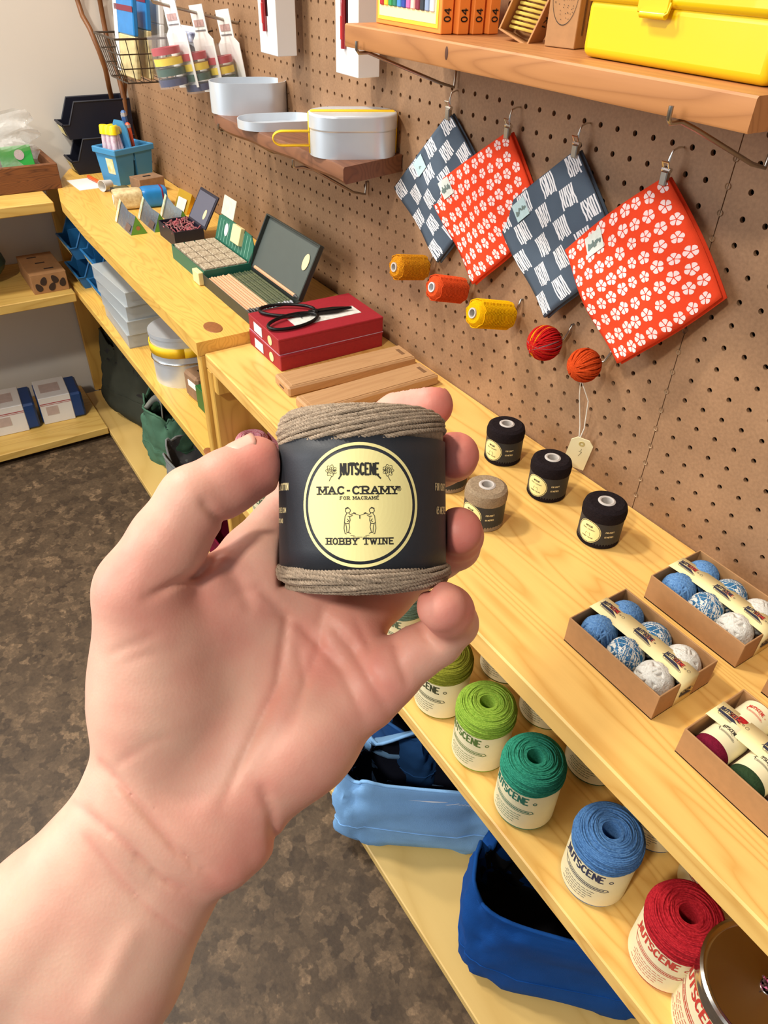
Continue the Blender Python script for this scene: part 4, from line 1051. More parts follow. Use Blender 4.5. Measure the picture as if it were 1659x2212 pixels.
g = G().grid(lambda u, v: (ring[round(u * 7)][0], .012 * (v - .5), ring[round(u * 7)][1]), 7, 1); o = g.build('strap', M_YELP, t); o.modifiers.new('thick', 'SOLIDIFY').thickness = .0018
lp = [(-.066, .031)] + [(-.108 - .014 * math.sin(PI * k / 10), .022 + .009 * math.cos(PI * k / 10)) for k in range(11)] + [(-.066, .013)]
g = G().grid(lambda u, v: (lp[round(u * 12)][0], -.006 + .012 * v, lp[round(u * 12)][1]), 12, 1); o = g.build('strap_loop', M_YELP, t); o.modifiers.new('thick', 'SOLIDIFY').thickness = .0018

# ---- hanging folded cloths
def cloth_mat(name, c): return pm(name, c, .9, var=.10, vscale=40, bump=.25, bscale=1500, spec=.15)
M_SLATE, M_CORAL = cloth_mat('slate_cotton', S(82, 95, 110)), cloth_mat('vermilion_cotton', S(240, 74, 40))
M_PRINT = pm('white_print', S(232, 232, 236), .85, var=.06, vscale=300); M_PRINTP = pm('pinkish_print', S(250, 222, 218), .85, var=.06, vscale=300)
M_SEWN = pm('sewn_tag', S(222, 228, 220), .7, var=.12, vscale=200); M_SEWNB = pm('sewn_tag_blue', S(186, 214, 218), .7, var=.12, vscale=200)
def cloth(label, corners, base, kind, bulge, seed, tagpos, tagm, standoff):
    """corners in the photograph: top, left, bottom, right, each on the plane just in front of the board"""
    A, B, C_, D_ = [np.array(ony(px, py, base - so)) for (px, py), so in zip(corners, standoff)]
    rr = random.Random(seed)
    org = A.copy()
    t = thing('hanging_cloth', label, 'cloth', tuple(org), 0, 'folded cloths clipped to the pegboard')
    e1, e2 = B - A, D_ - A
    def S3(u, v, off=0.0):
        p = A * (1 - u) * (1 - v) + B * u * (1 - v) + C_ * u * v + D_ * (1 - u) * v
        w = math.sin(PI * u) * math.sin(PI * v)
        y = -bulge * w - .004 * math.sin(2.2 * PI * (u - v) + seed) * (u * v) ** .5 - .0025 * math.sin(9 * u + 4 * v + seed) * w
        dx = (u - .5) * (v - .5)
        s = .006 * bulge / .012
        q3 = p + np.array([s * math.sin(PI * v) * (1 if u < .5 else -1) * (2 * abs(u - .5)) ** 2 * .8, y - off, s * .6 * math.sin(PI * u) * (1 if v < .5 else -1) * (2 * abs(v - .5)) ** 2])
        return tuple(q3 - org)
    nn = 22
    g = G()
    g.grid(lambda u, v: S3(u, v, 0), nn, nn); fb = g.build('folded_cloth', M_SLATE if kind == 'check' else M_CORAL, t, smooth=60)
    md = fb.modifiers.new('thick', 'SOLIDIFY'); md.thickness = .0035; md.offset = 0
    g = G(); g.grid(lambda u, v: tuple(np.array(S3(u, v, 0)) + np.array([.0018, .006 - .001 * u, -.0012])), nn, nn); bb_ = g.build('back_layer', M_SLATE if kind == 'check' else M_CORAL, t, smooth=60)
    md = bb_.modifiers.new('thick', 'SOLIDIFY'); md.thickness = .002; md.offset = 0
    LU, LV = float(np.linalg.norm(B - A)), float(np.linalg.norm(D_ - A))
    g = G()
    def put(qd): flat(g, qd, lambda a, b_: S3(min(1, max(0, a)), min(1, max(0, b_)), .0021))
    if kind == 'check':
        nu, nv = 7, 5
        for i in range(nu):
            for j in range(nv):
                if (i + j) % 2: continue
                qd = []
                for k in range(7):
                    v0 = (j + .05) / nv; v1 = (j + .95 - rr.uniform(0, .12)) / nv; u0 = (i + .08 + .14 * k) / nu
                    ln = [(u0 + rr.uniform(-.035, .035) / nu, v0 + (v1 - v0) * m_ / 4) for m_ in range(5)]
                    stroke(ln, .098 / nu, qd)
                qd = [q_ for q_ in qd if all(-.0 <= x <= 1 and 0 <= y <= 1 for x, y in q_)]
                put(qd)
        pr = g.build('printed_squares', M_PRINT, fb, smooth=0)
    else:
        pts = []
        step = .0162
        nu, nv = int(LU / step), int(LV / step)
        for i in range(nu):
            for j in range(nv):
                uu = (i + .5 + .5 * (j % 2) * 0 + rr.uniform(-.08, .08) + .40 * (j % 2)) / nu; vv = (j + .5 + rr.uniform(-.08, .08)) / nv
                rad = .0063 * rr.uniform(.92, 1.08); a0 = rr.uniform(0, 6)
                if uu > 1.02: continue
                qd = []
                for k in range(5):
                    a = a0 + 2 * PI * k / 5; poly = []
                    for (rf, da) in ((.12, 0), (.55, -.52), (.92, -.50), (1.02, -.24), (1.04, 0), (1.02, .24), (.92, .50), (.55, .52)):
                        poly.append((uu + rad * rf * math.cos(a + da) / LU, vv + rad * rf * math.sin(a + da) / LV))
                    if all(0 <= x <= 1 and 0 <= y <= 1 for x, y in poly): qd.append(poly)
                put(qd)
        pr = g.build('printed_flowers', M_PRINTP, fb, smooth=0)
    tag(pr, None, kind='stuff')
    g = G(); tu, tv = tagpos; a, b_ = .0125 / LU, .0105 / LV
    flat(g, [[(tu - a, tv - b_), (tu + a, tv - b_), (tu + a, tv + b_), (tu - a, tv + b_)]], lambda a_, c_: S3(a_, c_, .0034)); tg = recalc(g.build('sewn_label', tagm, t, smooth=0))
    g = G(); qd = []
    for k in range(9): stroke([(tu - a * .8 + a * 1.6 * k / 9, tv + b_ * rr.uniform(-.3, .1)), (tu - a * .8 + a * 1.6 * (k + .6) / 9, tv + b_ * rr.uniform(-.1, .4))], .0022 / LU, qd)
    flat(g, qd, lambda a_, c_: S3(a_, c_, .0037)); recalc(g.build('label_print', pm('tag_print', S(110, 128, 124), .8), tg, smooth=0))
    # clip and hook
    hp = A - org
    c = thing('bulldog_clip', 'small steel clip gripping the ' + label.split(' hanging')[0].split(' clipped')[0] + ' cloth' if False else CLIPL[seed], 'clip', tuple(org), 0, 'steel clips on the pegboard')
    G().box((0, -.0025, -.002), (.0085, .0065, .014), .001).build('jaw', M_STEEL, c)
    G().tube([(-.0052, -.002, .006), (.0052, -.002, .006)], .0026, 8).build('spring_roll', M_CHROME, c)
    G().tube([(-.0035, -.003, .007), (-.004, -.007, .014), (.004, -.007, .014), (.0035, -.003, .007)], .0010, 6).build('lever', M_CHROME, c)
    G().tube([(0, .018, .026), (0, .008, .0262), (0, .001, .024), (0, -.002, .016), (0, -.001, .007)], .0011, 6).build('hook_wire', M_CHROME, c)
CLIPL = {1: 'steel clip holding the leftmost slate check cloth', 2: 'steel clip holding the vermilion cloth between the two slate ones', 3: 'steel clip holding the slate check cloth between the two red ones', 4: 'steel clip holding the rightmost vermilion cloth'}
cloth('slate blue cloth with white brushed checks, the leftmost hanging cloth', [(972, 243), (853, 405), (950, 566), (1052, 395)], -.011, 'check', .004, 1, (.56, .12), M_SEWNB, (0, .002, .006, 0))
cloth('vermilion flower-print cloth hanging between the two slate ones', [(1100, 283), (925, 412), (1026, 613), (1170, 476)], -.014, 'flower', .006, 2, (.78, .10), M_SEWN, (0, .004, .010, 0))
cloth('slate blue cloth with white brushed checks hanging between the two red ones', [(1247, 322), (1072, 466), (1178, 686), (1338, 552)], -.014, 'check', .006, 3, (.70, .12), M_SEWNB, (0, .004, .010, 0))
cloth('vermilion flower-print cloth hanging at far right, lower corner curling off the board', [(1440, 380), (1222, 540), (1331, 786), (1560, 642)], -.016, 'flower', .016, 4, (.70, .12), M_SEWN, (0, .018, .030, .004))

# ---- yarn on pegs
def peg(x, z, ln, label, dx=.008):
    o = G().tube([(x + dx, .010, z + .024), (x + dx, -.004, z + .024), (x + dx, -.006, z + .016), (x + dx * .4, -.007, z + .002), (x, -.012, z), (x, -ln, z + .004)], .0018, 8).build('peg_hook', M_STEEL, None, smooth=80)
    tag(o, label, 'hook', 'pegs holding yarn')
def cone(label, px_back, px_front, r, ym, core):
    w = ony(*px_back, -.014); f = onx(*px_front, float(w[0])); L_ = abs(f[1] - w[1])
    M = T(*w) @ RX(math.atan2(f[2] - w[2], L_)) if False else None
    t = thing('yarn_cone', label, 'yarn', tuple(w), 0, 'yarn spools on pegs')
    t.rotation_euler = (-math.atan2(f[2] - w[2], L_), 0, 0)
    g = G(); prof_ = [(.008, 0), (r * .75, 0), (r * .93, .003)]
    nb = 5
    for k in range(nb): prof_ += [(r * (.99 + .035 * math.sin(k * 2.1)), L_ * (.14 + .7 * k / (nb - 1)))]
    prof_ += [(r * .93, L_ - .005), (r * .72, L_ - .001), (.0075, L_ - .0005), (.0055, L_ - .004), (.0055, 0)]
    recalc(g.lathe(prof_, 36, M=RX(PI / 2)).build('yarn_body', ym, t))
    g = G()
    for k in range(22):
        z = L_ * (.09 + .82 * k / 21); g.tube([(x, -z - .002 * math.sin(tt * 2), y) for tt, (x, y) in enumerate([((r + .0003) * math.cos(2 * PI * i / 26), (r + .0003) * math.sin(2 * PI * i / 26)) for i in range(26)])], .0009, 5, closed=True)
    g.build('winding', ym, t, smooth=80)
    recalc(G().lathe([(.0052, .001), (.0052, L_ + .0012), (.0072, L_ + .0012), (.0072, L_ - .004)], 20, M=RX(PI / 2)).build('card_tube', core, t))
    peg(float(w[0]), float(w[2]), .014 + .03, 'wire peg holding the ' + label.split(' spool')[0] + ' spool')
M_YW = pm('white_plastic', S(206, 206, 208), .5)
cone('mottled ochre yarn spool on its peg, leftmost of the row', (918, 578), (850, 577), .0185, yarn('yarn_ochre', S(236, 164, 30), S(166, 92, 18), .5), M_TUBE)
cone('orange yarn spool on its peg, between the ochre and the yellow', (1000, 628), (930, 620), .0182, yarn('yarn_orange', S(232, 92, 44), S(196, 66, 28)), M_YW)
cone('bright yellow yarn spool on its peg', (1100, 682), (1018, 676), .0190, yarn('yarn_yellow', S(250, 194, 10), S(228, 164, 6)), M_TUBE)
def ball_on_peg(label, px, r, mats, seed, stripes):
    w = ony(*px, -.034)
    t = thing('yarn_ball', label, 'yarn ball', tuple(w), 0, 'yarn balls on pegs')
    g = G().lathe([(0, -r * .95), (r * .5, -r * .82), (r * .85, -r * .45), (r * .96, 0), (r * .85, r * .45), (r * .5, r * .82), (0, r * .95)], 28, M=RX(PI / 2)); recalc(g.build('ball_core', mats[0], t))
    rr = random.Random(seed)
    for mi, mt in enumerate(mats):
        g = G()
        for k in range(stripes[mi]):
            a = rr.uniform(0, PI); ax_ = (Vector((math.cos(a), rr.uniform(-.12, .12), math.sin(a)))).normalized(); u = ax_.orthogonal().normalized(); v = ax_.cross(u); d = rr.uniform(-.12, .12) * r
            g.tube([ax_ * d + (u * math.cos(q_) + v * math.sin(q_)) * math.sqrt(r * r - d * d) for q_ in [2 * PI * i / 36 for i in range(36)]], r * .055, 5, closed=True)
        g.build('winding', mt, t, smooth=80)
    peg(float(w[0]) + .004, float(w[2]), .03, 'wire peg holding the ' + label.split(' on')[0], .010)
    return w
ball_on_peg('red yarn ball striped with yellow and grey on its peg', (1176, 741), .0222, [yarn('yarn_crimson', S(206, 32, 30), S(170, 20, 22)), yarn('yarn_sun', S(248, 176, 20)), yarn('yarn_slate', S(150, 112, 112)), yarn('yarn_orange', S(232, 92, 44))], 4, (34, 2, 2, 3))
w5 = ball_on_peg('rust orange yarn ball on its peg, lowest and rightmost', (1262, 789), .0205, [yarn('yarn_rust', S(222, 84, 34), S(190, 62, 22))], 9, (36,))
# price tag on a string below it
t = thing('string_tag', 'cream card tag hanging on white string below the rust yarn ball', 'tag', tuple(w5), 0)
tgp = ony(1249, 978, -.012) - w5
th0 = ony(1252, 952, -.012) - w5
for sgn in (-1, 1):
    G().tube([(.001, -.002, -.018), (sgn * .008 + .001, .012, -.05), (float(th0[0]) + sgn * .004, float(th0[1]) - .001, float(th0[2]) + .022), tuple(th0 + np.array([0, -.0015, 0]))], .0008, 6).build('string', pm('white_string', S(232, 228, 216), .9), t, smooth=80)
hh, hw_ = .0265, .0155
poly = [(-hw_, -hh), (hw_, -hh), (hw_, hh * .72), (hw_ * .55, hh), (-hw_ * .55, hh), (-hw_, hh * .72)]
Mt = T(*tgp) @ RZ(math.radians(34)) @ RY(math.radians(8)) @ RX(math.radians(98))
recalc(G().prism(poly, 0, .0012, M=Mt).build('card', pm('tag_card', S(244, 232, 186), .6), t))
recalc(G().lathe([(.0018, .0016), (.0040, .0018), (.0044, .0008)], 18, M=Mt @ T(0, hh * .66, 0)).build('eyelet', pm('eyelet_card', S(196, 176, 110), .6), t))
g = G(); qd = word('7', .002, -.004, .008, .004, .001, .0008) + word('2', .002, .006, .003, .002, .001, .0004); flat(g, qd, lambda a, b_: tuple(Mt @ Vector((a, b_, .0014)))); recalc(g.build('handwriting', pm('pencil_mark', S(150, 138, 100), .8), t, smooth=0))

# ---- white cartons hanging by the top edge
def hang_carton(label, x0, x1, yf, yb, z0):
    cx, w, d, h = (x0 + x1) / 2, x1 - x0, yb - yf, .26
    t = thing('hanging_carton', label, 'carton', (cx, (yf + yb) / 2, z0), 0, 'white pencil cartons on the pegboard')
    G().box((0, 0, h / 2), (w, d, h), .001).build('carton_body', M_WHITE, t)
    G().box((-.004, -d / 2 - .0002, h / 2 + .028), (.018, .0010, h - .056), .0004).build('window_recess', pm('window_dark', S(46, 22, 26), .4), t)
    G().tube([(-.004, -d / 2 - .003, .034), (-.004, -d / 2 - .003, h)], [.0042, .0042], 10).build('red_pencil', pm('red_lacquer', S(150, 14, 22), .2, coat=.6), t)
    G().box((-.004, -d / 2 - .006, .060), (.006, .003, .030), .001).build('pocket_clip', pm('red_clip', S(176, 26, 30), .25), t)
hang_carton('white carton with red pencil window, farther left on the board', -1.407, -1.339, -.060, -.022, 1.141)
hang_carton('white carton with red pencil window, beside the upper shelf', -1.136, -1.070, -.060, -.022, 1.141)

# ---- upper shelf goods
ZS1 = 1.2205
def sbox(L, N, R_, z): return base_box(L, N, R_, z)
M_YTB = pm('yellow_steel', S(236, 196, 2), .35, coat=.2)
def rbox(c, d, r, name, mat, par, seg=4):
    o = G().box(c, d).build(name, mat, par, smooth=40); m_ = o.modifiers.new('round', 'BEVEL'); m_.width = r; m_.segments = seg; m_.limit_method = 'NONE'; return o
t = thing('toolbox', 'bright yellow steel toolbox with a front clasp on the upper shelf', 'toolbox', (-.478, -.060, ZS1), math.radians(-1.5))
rbox((0, 0, .0235), (.204, .104, .047), .008, 'tray', M_YTB, t)
rbox((0, 0, .061), (.211, .111, .036), .006, 'lid', M_YTB, t)
G().box((-.020, -.0565, .050), (.034, .003, .022), .001).build('hasp', M_YTB, t)
G().tube([(-.030, -.0590, .0385), (-.003, -.0590, .0385)], .0030, 10).build('hasp_roll', M_YTB, t, smooth=60)
G().tube([(-.012, -.0606, .0385), (-.0035, -.0606, .0385), (-.0005, -.060, .0405), (-.0005, -.058, .0475)], .0013, 6).build('clasp_wire', M_YTB, t, smooth=60)
M_ORC = pm('orange_carton', S(246, 146, 62), .5); M_ORC2 = pm('orange_carton_dark', S(226, 116, 52), .5)
def crayon_carton(label, x, y, rz, front):
    t = thing('crayon_box', label, 'carton', (x, y, ZS1), math.radians(rz), 'orange crayon cartons on the upper shelf')
    w_, d_ = .150, .0155
    G().box((-w_ / 2, 0, .045), (w_, d_, .090), .0008).build('carton', M_ORC, t)
    g = G(); flat(g, word('04', 0, .0, .0085, .0055, .0016, .0013), lambda a, b_: (.0006, -b_ + .004, .018 + a)); flat(g, word('804', 0, 0, .0085, .0055, .0016, .0013), lambda a, b_: (.0006, -b_ + .004, .044 + a)); recalc(g.build('lettering', M_INK, t, smooth=0))
    if front:
        G().box((-w_ / 2, -d_ / 2 - .0003, .046), (w_ - .012, .0008, .082), .0002).build('window_frame', pm('yellow_print', S(252, 208, 60), .5), t)
        G().box((-w_ / 2, -d_ / 2 - .0007, .034), (w_ - .020, .0008, .050), .0002).build('crayon_tray', pm('pale_tray', S(252, 232, 176), .5), t)
        for k, cc in enumerate([(176, 30, 40), (240, 200, 40), (40, 150, 80), (30, 120, 96), (70, 140, 210), (36, 66, 160), (196, 106, 166), (244, 196, 184), (130, 40, 60), (40, 50, 60), (140, 160, 190), (230, 232, 236)]):
            G().box((-w_ + .018 + .0104 * k, -d_ / 2 - .0016, .038), (.0088, .0030, .036), .0010).build('crayon', pm('crayon_%d' % k, S(*cc), .6), t)
        g = G(); flat(g, word('COLORS', -w_ * .42, .070, .007, .006, .001, .001), lambda a, b_: (a, -d_ / 2 - .0012, b_)); recalc(g.build('lettering', M_INK, t, smooth=0))
crayon_carton('orange carton with a window showing a row of crayons', -.790, -.112, -3, True)
crayon_carton('orange crayon carton directly behind the windowed one', -.783, -.0935, 0, False)
crayon_carton('orange crayon carton third from the front of the shelf', -.780, -.0745, 1, False)
crayon_carton('orange crayon carton farthest back, against the pegboard', -.776, -.0550, 3, False)
M_KR2 = pm('kraft_match_box', S(192, 140, 88), .7, var=.12, vscale=100)
t = thing('kraft_box', 'open kraft box of yellow twine hanks leaning on the upper shelf', 'box', (-.712, -.072, ZS1 + .0005), 0)
t.rotation_euler = (math.radians(-10), math.radians(20), math.radians(18))
W_, D_, L_ = .040, .030, .084
for nm, c, s_ in (('base', (0, D_ / 2 - .001, L_ / 2), (W_, .002, L_)), ('side_wall', (-W_ / 2 + .001, 0, L_ / 2), (.002, D_, L_)), ('side_wall', (W_ / 2 - .001, 0, L_ / 2), (.002, D_, L_)), ('end_wall', (0, 0, .001), (W_ - .004, D_, .002)), ('end_wall', (0, 0, L_ - .001), (W_ - .004, D_, .002))):
    G().box(c, s_, .0003).build(nm, M_KR2, t)
for k in range(16):
    z = .007 + .0046 * k; G().tube([(-.015, -.002, z), (-.006, -.007 - .002 * (k % 2), z + .002), (.005, -.008, z + .0045), (.015, -.003, z + .007)], .0016, 6).build('twine_hank', pm('hank_yellow', S(206, 182, 84), .9), t, smooth=60)
g = G(); flat(g, word('NIWAKI', 0, -.0045, .0085, .0058, .0016, .0013), lambda a, b_: (W_ / 2 + .0004, -b_, .040 - a)); recalc(g.build('lettering', M_INK, t, smooth=0))
t = thing('kraft_box', 'tall kraft box printed with a round line drawing beside the toolbox', 'box', (-.650, -.052, ZS1), math.radians(13))
G().box((0, 0, .045), (.036, .050, .090), .0006).build('carton', M_KRAFT, t)
g = G(); qd = ringquads(0, .045, .0145, .0149, 40, 1.75)
r1 = random.Random(2)
for k in range(60):
    a, b_ = r1.uniform(-.012, .012), r1.uniform(.022, .066)
    if (a / .013) ** 2 + ((b_ - .045) / .023) ** 2 < 1 and (b_ > .05 or b_ < .04): stroke([(a, b_), (a + .0006, b_ + .0003)], .0005, qd)
for k in range(9): stroke([(-.011 + .0026 * k, .040), (-.011 + .0026 * k, .050)], .0003, qd)
flat(g, qd, lambda a, b_: (a, -.0254, b_)); recalc(g.build('line_drawing', M_INK, t, smooth=0))
g = G(); qd = []
for k in range(4):
    y = -.014 + .009 * k; x = .012
    while x < .075: l = r1.uniform(.002, .005); stroke([(y, x), (y, x + l)], .0032, qd); x += l + .0012
flat(g, qd, lambda a, b_: (.0184, a, b_)); recalc(g.build('side_print', pm('brown_print', S(110, 76, 50), .8), t, smooth=0))
# ------------------------------------------------------------------ goods on the farther bench, left worktop
M_TINB = pm('dark_green_tin', S(58, 64, 60), .45, .3, var=.1, vscale=60)
M_TINI = pm('tin_lid_inside', S(84, 92, 88), .5, .2, var=.06, vscale=40)
M_CEDAR = pm('cedar_pencil', S(222, 170, 130), .6, var=.15, vscale=200); M_GRNP = pm('green_lacquer', S(44, 58, 46), .35, var=.3, vscale=220, col2=S(96, 102, 66))
M_ERA = pm('cream_sticker', S(240, 214, 160), .5)
x0, x1, y0, y1 = -1.415, -1.190, -.217, -.110
t = thing('pencil_tin', 'dark green pencil tin with its lid open beside the red boxes', 'tin', ((x0 + x1) / 2, (y0 + y1) / 2, ZL))
w, d, h = x1 - x0, y1 - y0, .024
g = shell(G(), [(-w / 2, -d / 2), (w / 2, -d / 2), (w / 2, d / 2), (-w / 2, d / 2)], 0, h, .003); tb = recalc(g.build('tray', M_TINB, t)); bv = tb.modifiers.new('round', 'BEVEL'); bv.width = .0015; bv.segments = 2; bv.limit_method = 'ANGLE'
Ml = T(0, d / 2, h) @ RX(math.radians(62))       # lid swings back over the rear edge
g = G(); g.box((0, d / 2 * 1.0, -.001), (w, d, .002), .0005, M=Ml)
ld = recalc(g.build('lid', M_TINI, t))
for nm, c, s_ in (('lid_rim', (0, d - .001, .004), (w, .003, .010)), ('lid_rim', (-w / 2 + .001, d / 2, .004), (.003, d, .010)), ('lid_rim', (w / 2 - .001, d / 2, .004), (.003, d, .010))):
    G().box(c, s_, .001, M=Ml).build(nm, M_TINB, ld)
recalc(G().lathe([(0, .0006), (.0105, .0006), (.0105, 0)], 24, M=Ml @ T(w / 2 - .035, d * .62, .001) @ SCL(1, 1.5, 1)).build('round_sticker', M_ERA, ld))
def pencil(label, loc, rot, ln, body, tipm, group):
    o = thing('pencil', label, 'pencil', loc, 0, group); o.rotation_euler = rot
    recalc(G().lathe([(0, 0), (.0035, .0), (.0035, ln - .012)], 6, M=RY(PI / 2)).build('barrel', body, o))
    recalc(G().lathe([(.0035, ln - .012), (.0010, ln - .002), (0, ln)], 6, M=RY(PI / 2)).build('point', tipm, o))
ORD = ('first', 'second', 'third', 'fourth', 'fifth', 'sixth', 'seventh', 'eighth')
for k in range(16):
    cedar = k < 8
    pencil('natural cedar pencil, %s from the near edge of the open tin' % ORD[k] if cedar else 'dark green pencil, %s beyond the cedar ones in the open tin' % ORD[k - 8], (x0 + .012 + .002 * (k % 3 == 0), y0 + .0085 + k * .0060, ZL + .0155 + (.001 if k % 2 else 0)), (0, 0, 0), .195, M_CEDAR if cedar else M_GRNP, pm('pencil_tip', S(70, 66, 66), .5) if cedar else pm('dipped_tip', S(150, 152, 160), .4), 'cedar pencils in the tin' if cedar else 'green pencils in the tin')
pencil('single cedar pencil resting in the hinge of the open tin', (x0 + .02, y1 - .0005, ZL + h + .003), (0, 0, 0), .19, M_CEDAR, pm('pencil_tip', S(70, 66, 66), .5), None)

M_GRNB = pm('green_striped_card', S(34, 104, 84), .5, var=.1, vscale=50); M_SHELL = pm('eraser_print', S(206, 192, 166), .6, var=.35, vscale=260, col2=S(138, 116, 92))
x0, x1, y0, y1 = -1.600, -1.412, -.215, -.112
t = thing('display_box', 'green display box of small cream tablets with its striped lid folded up', 'box', ((x0 + x1) / 2, (y0 + y1) / 2, ZL))
w, d, h = x1 - x0, y1 - y0, .030
recalc(shell(G(), [(-w / 2, -d / 2), (w / 2, -d / 2), (w / 2, d / 2), (-w / 2, d / 2)], 0, h, .0025).build('tray', M_GRNB, t))
Ml = T(0, d / 2, h) @ RX(math.radians(72))
hd = recalc(G().prism([(-w / 2, 0), (w / 2, 0), (w / 2, .034), (w / 2 - .02, .050), (-w / 2 + .02, .056), (-w / 2, .048)], -.001, .001, M=Ml).build('header_card', M_GRNB, t))
for k in range(11):
    xx = -w / 2 + .014 + k * .0155; G().box((xx, .024, .0012), (.0012, .044, .0004), 0, M=Ml).build('stripe', pm('pale_stripe', S(150, 196, 176), .6), hd)
recalc(G().lathe([(0, .0008), (.011, .0008), (.011, 0)], 22, M=Ml @ T(-w / 2 + .05, .030, .0014) @ SCL(.8, 1.2, 1)).build('oval_badge', M_WHITE, hd))
G().box((.022, .036, .006), (.042, .036, .010), .001, M=Ml).build('sample_card', M_SHELL if False else M_PAPER, hd)
G().box((-.05, .075, .002), (.064, .040, .002), .0006, M=Ml).build('showcard', pm('showcard', S(226, 222, 200), .6, var=.2, vscale=120), hd)
for i in range(5):
    for j in range(4):
        o = G().box((0, 0, .009), (.033, .021, .018), .0012).build('eraser', M_SHELL, None) if (i == 0 and j == 0) else None
        if o is None: o = ER.copy(); COL.objects.link(o)
        else: ER = o
        o.location = (x0 + .0215 + i * .0362, y0 + .0155 + j * .0238, ZL + .0145); tag(o, 'cream tablet in the green box, %s row from front, %s from far end' % (ORD[j], ORD[i]), 'eraser', 'tablets in the green display box')
G().box((w / 2 - .02, -d / 2 - .006, .014), (.034, .011, .026), .001).build('hang_card', M_PAPER, t)

M_BLKB = pm('navy_black_box', S(28, 26, 44), .5); M_GREYF = pm('grey_flock', S(92, 92, 106), .9)
x0, x1, y0, y1 = -1.768, -1.662, -.186, -.116
t = thing('gift_box', 'small navy box with open lid holding pink shreds', 'box', ((x0 + x1) / 2, (y0 + y1) / 2, ZL))
w, d, h = x1 - x0, y1 - y0, .034
recalc(shell(G(), [(-w / 2, -d / 2), (w / 2, -d / 2), (w / 2, d / 2), (-w / 2, d / 2)], 0, h, .0025).build('tray', M_BLKB, t))
Ml = T(0, d / 2, h * .9) @ RX(math.radians(58))
ld = recalc(G().box((.01, .040, 0), (w, .078, .004), .0008, M=Ml).build('lid', M_BLKB, t))
G().box((.01, .040, .0024), (w - .012, .066, .001), .0002, M=Ml).build('lid_lining', M_GREYF, ld)
recalc(G().lathe([(0, .0006), (.0085, .0006), (.0085, 0)], 20, M=Ml @ T(.036, .030, .003) @ SCL(.8, 1.35, 1)).build('round_sticker', M_ERA, ld))
g = G(); r1 = random.Random(8)
for k in range(90):
    a, b_ = r1.uniform(-.046, .046), r1.uniform(-.03, .03); an = r1.uniform(0, 6)
    g.tube([(a, b_, .024 + r1.uniform(0, .008)), (a + .008 * math.cos(an), b_ + .006 * math.sin(an), .028 + r1.uniform(0, .009)), (a + .014 * math.cos(an + .8), b_ + .009 * math.sin(an + .8), .025 + r1.uniform(0, .008))], .0013, 4)
tag(g.build('paper_shreds', pm('pink_shred', S(200, 84, 96), .8, var=.5, vscale=90, col2=S(120, 110, 104)), t), None, kind='stuff')
# foil packs: three-sided wedges
M_FOIL = pm('silver_foil', S(156, 176, 200), .25, .8, bump=.5, bscale=90); M_GRC = pm('leaf_green_card', S(96, 148, 52), .5); M_BRD = pm('seed_window', S(112, 92, 84), .4, var=.3, vscale=140)
for k, lb in enumerate(('silver foil wedge pack with green end, nearest the bench front', 'silver foil wedge pack with green end, middle of three', 'silver foil wedge pack with green end, partly behind the navy box')):
    t = thing('foil_pack', lb, 'pack', (-1.795 + .003 * k, -.228 + .056 * k, ZL), 0, 'silver foil wedge packs')
    L_ = .118; a, hh = .020, .040
    vs = [(0, -a, 0), (0, a, 0), (-.006, 0, hh), (-L_, -a * .9, 0), (-L_, a * .9, 0), (-L_ + .006, 0, hh * 1.25), (-L_ * .5, -a * .98, 0), (-L_ * .5, a * .98, 0), (-L_ * .5, 0, hh * .95)]
    g = G().add(vs, [(0, 6, 8, 2), (6, 3, 5, 8), (1, 2, 8, 7), (7, 8, 5, 4), (3, 4, 5), (0, 1, 7, 6), (6, 7, 4, 3)]); recalc(g.build('foil_body', M_FOIL, t, smooth=20))
    G().add([(.0008, -a, 0), (.0008, a, 0), (-.005, 0, hh)], [(0, 1, 2)]).build('end_card', M_GRC, t, smooth=0)
    recalc(G().lathe([(0, .0005), (.005, .0005)], 14, M=T(-.001, 0, .014) @ RY(PI / 2)).build('end_print', pm('end_print', S(168, 110, 70), .6), t))
    G().add([(-.012, -a - .0006, .004), (-.046, -a - .0004, .004), (-.046, -a * .55 - .0012, .018), (-.012, -a * .55 - .0012, .018)], [(0, 1, 2, 3)]).build('window', M_BRD, t, smooth=0)
    G().add([(-L_ - .002, -a * 1.1, .004), (-L_ + .008, -a * 1.05, .002), (-L_ + .012, -.002, hh * 1.28), (-L_ + .002, -.002, hh * 1.36)], [(0, 1, 2, 3)]).build('front_print', pm('pale_print', S(222, 224, 214), .5, var=.25, vscale=120, col2=S(160, 176, 120)), t, smooth=0)
t = thing('foil_pack', 'gold foil wedge pack behind the navy box lid', 'pack', (-1.895, -.052, ZL), math.radians(10))
recalc(G().add([(0, -.024, 0), (0, .024, 0), (0, 0, .046), (-.06, -.026, 0), (-.06, .026, 0), (-.06, 0, .05)], [(0, 1, 2), (3, 5, 4), (0, 2, 5, 3), (1, 4, 5, 2), (0, 3, 4, 1)]).build('foil_body', pm('gold_foil', S(226, 186, 60), .25, .8), t, smooth=20))
G().add([(-.05, -.0255, .004), (-.012, -.0245, .004), (-.012, -.010, .032), (-.05, -.011, .034)], [(0, 1, 2, 3)]).build('front_print', pm('pale_print2', S(230, 226, 214), .5, var=.25, vscale=90), t, smooth=0)
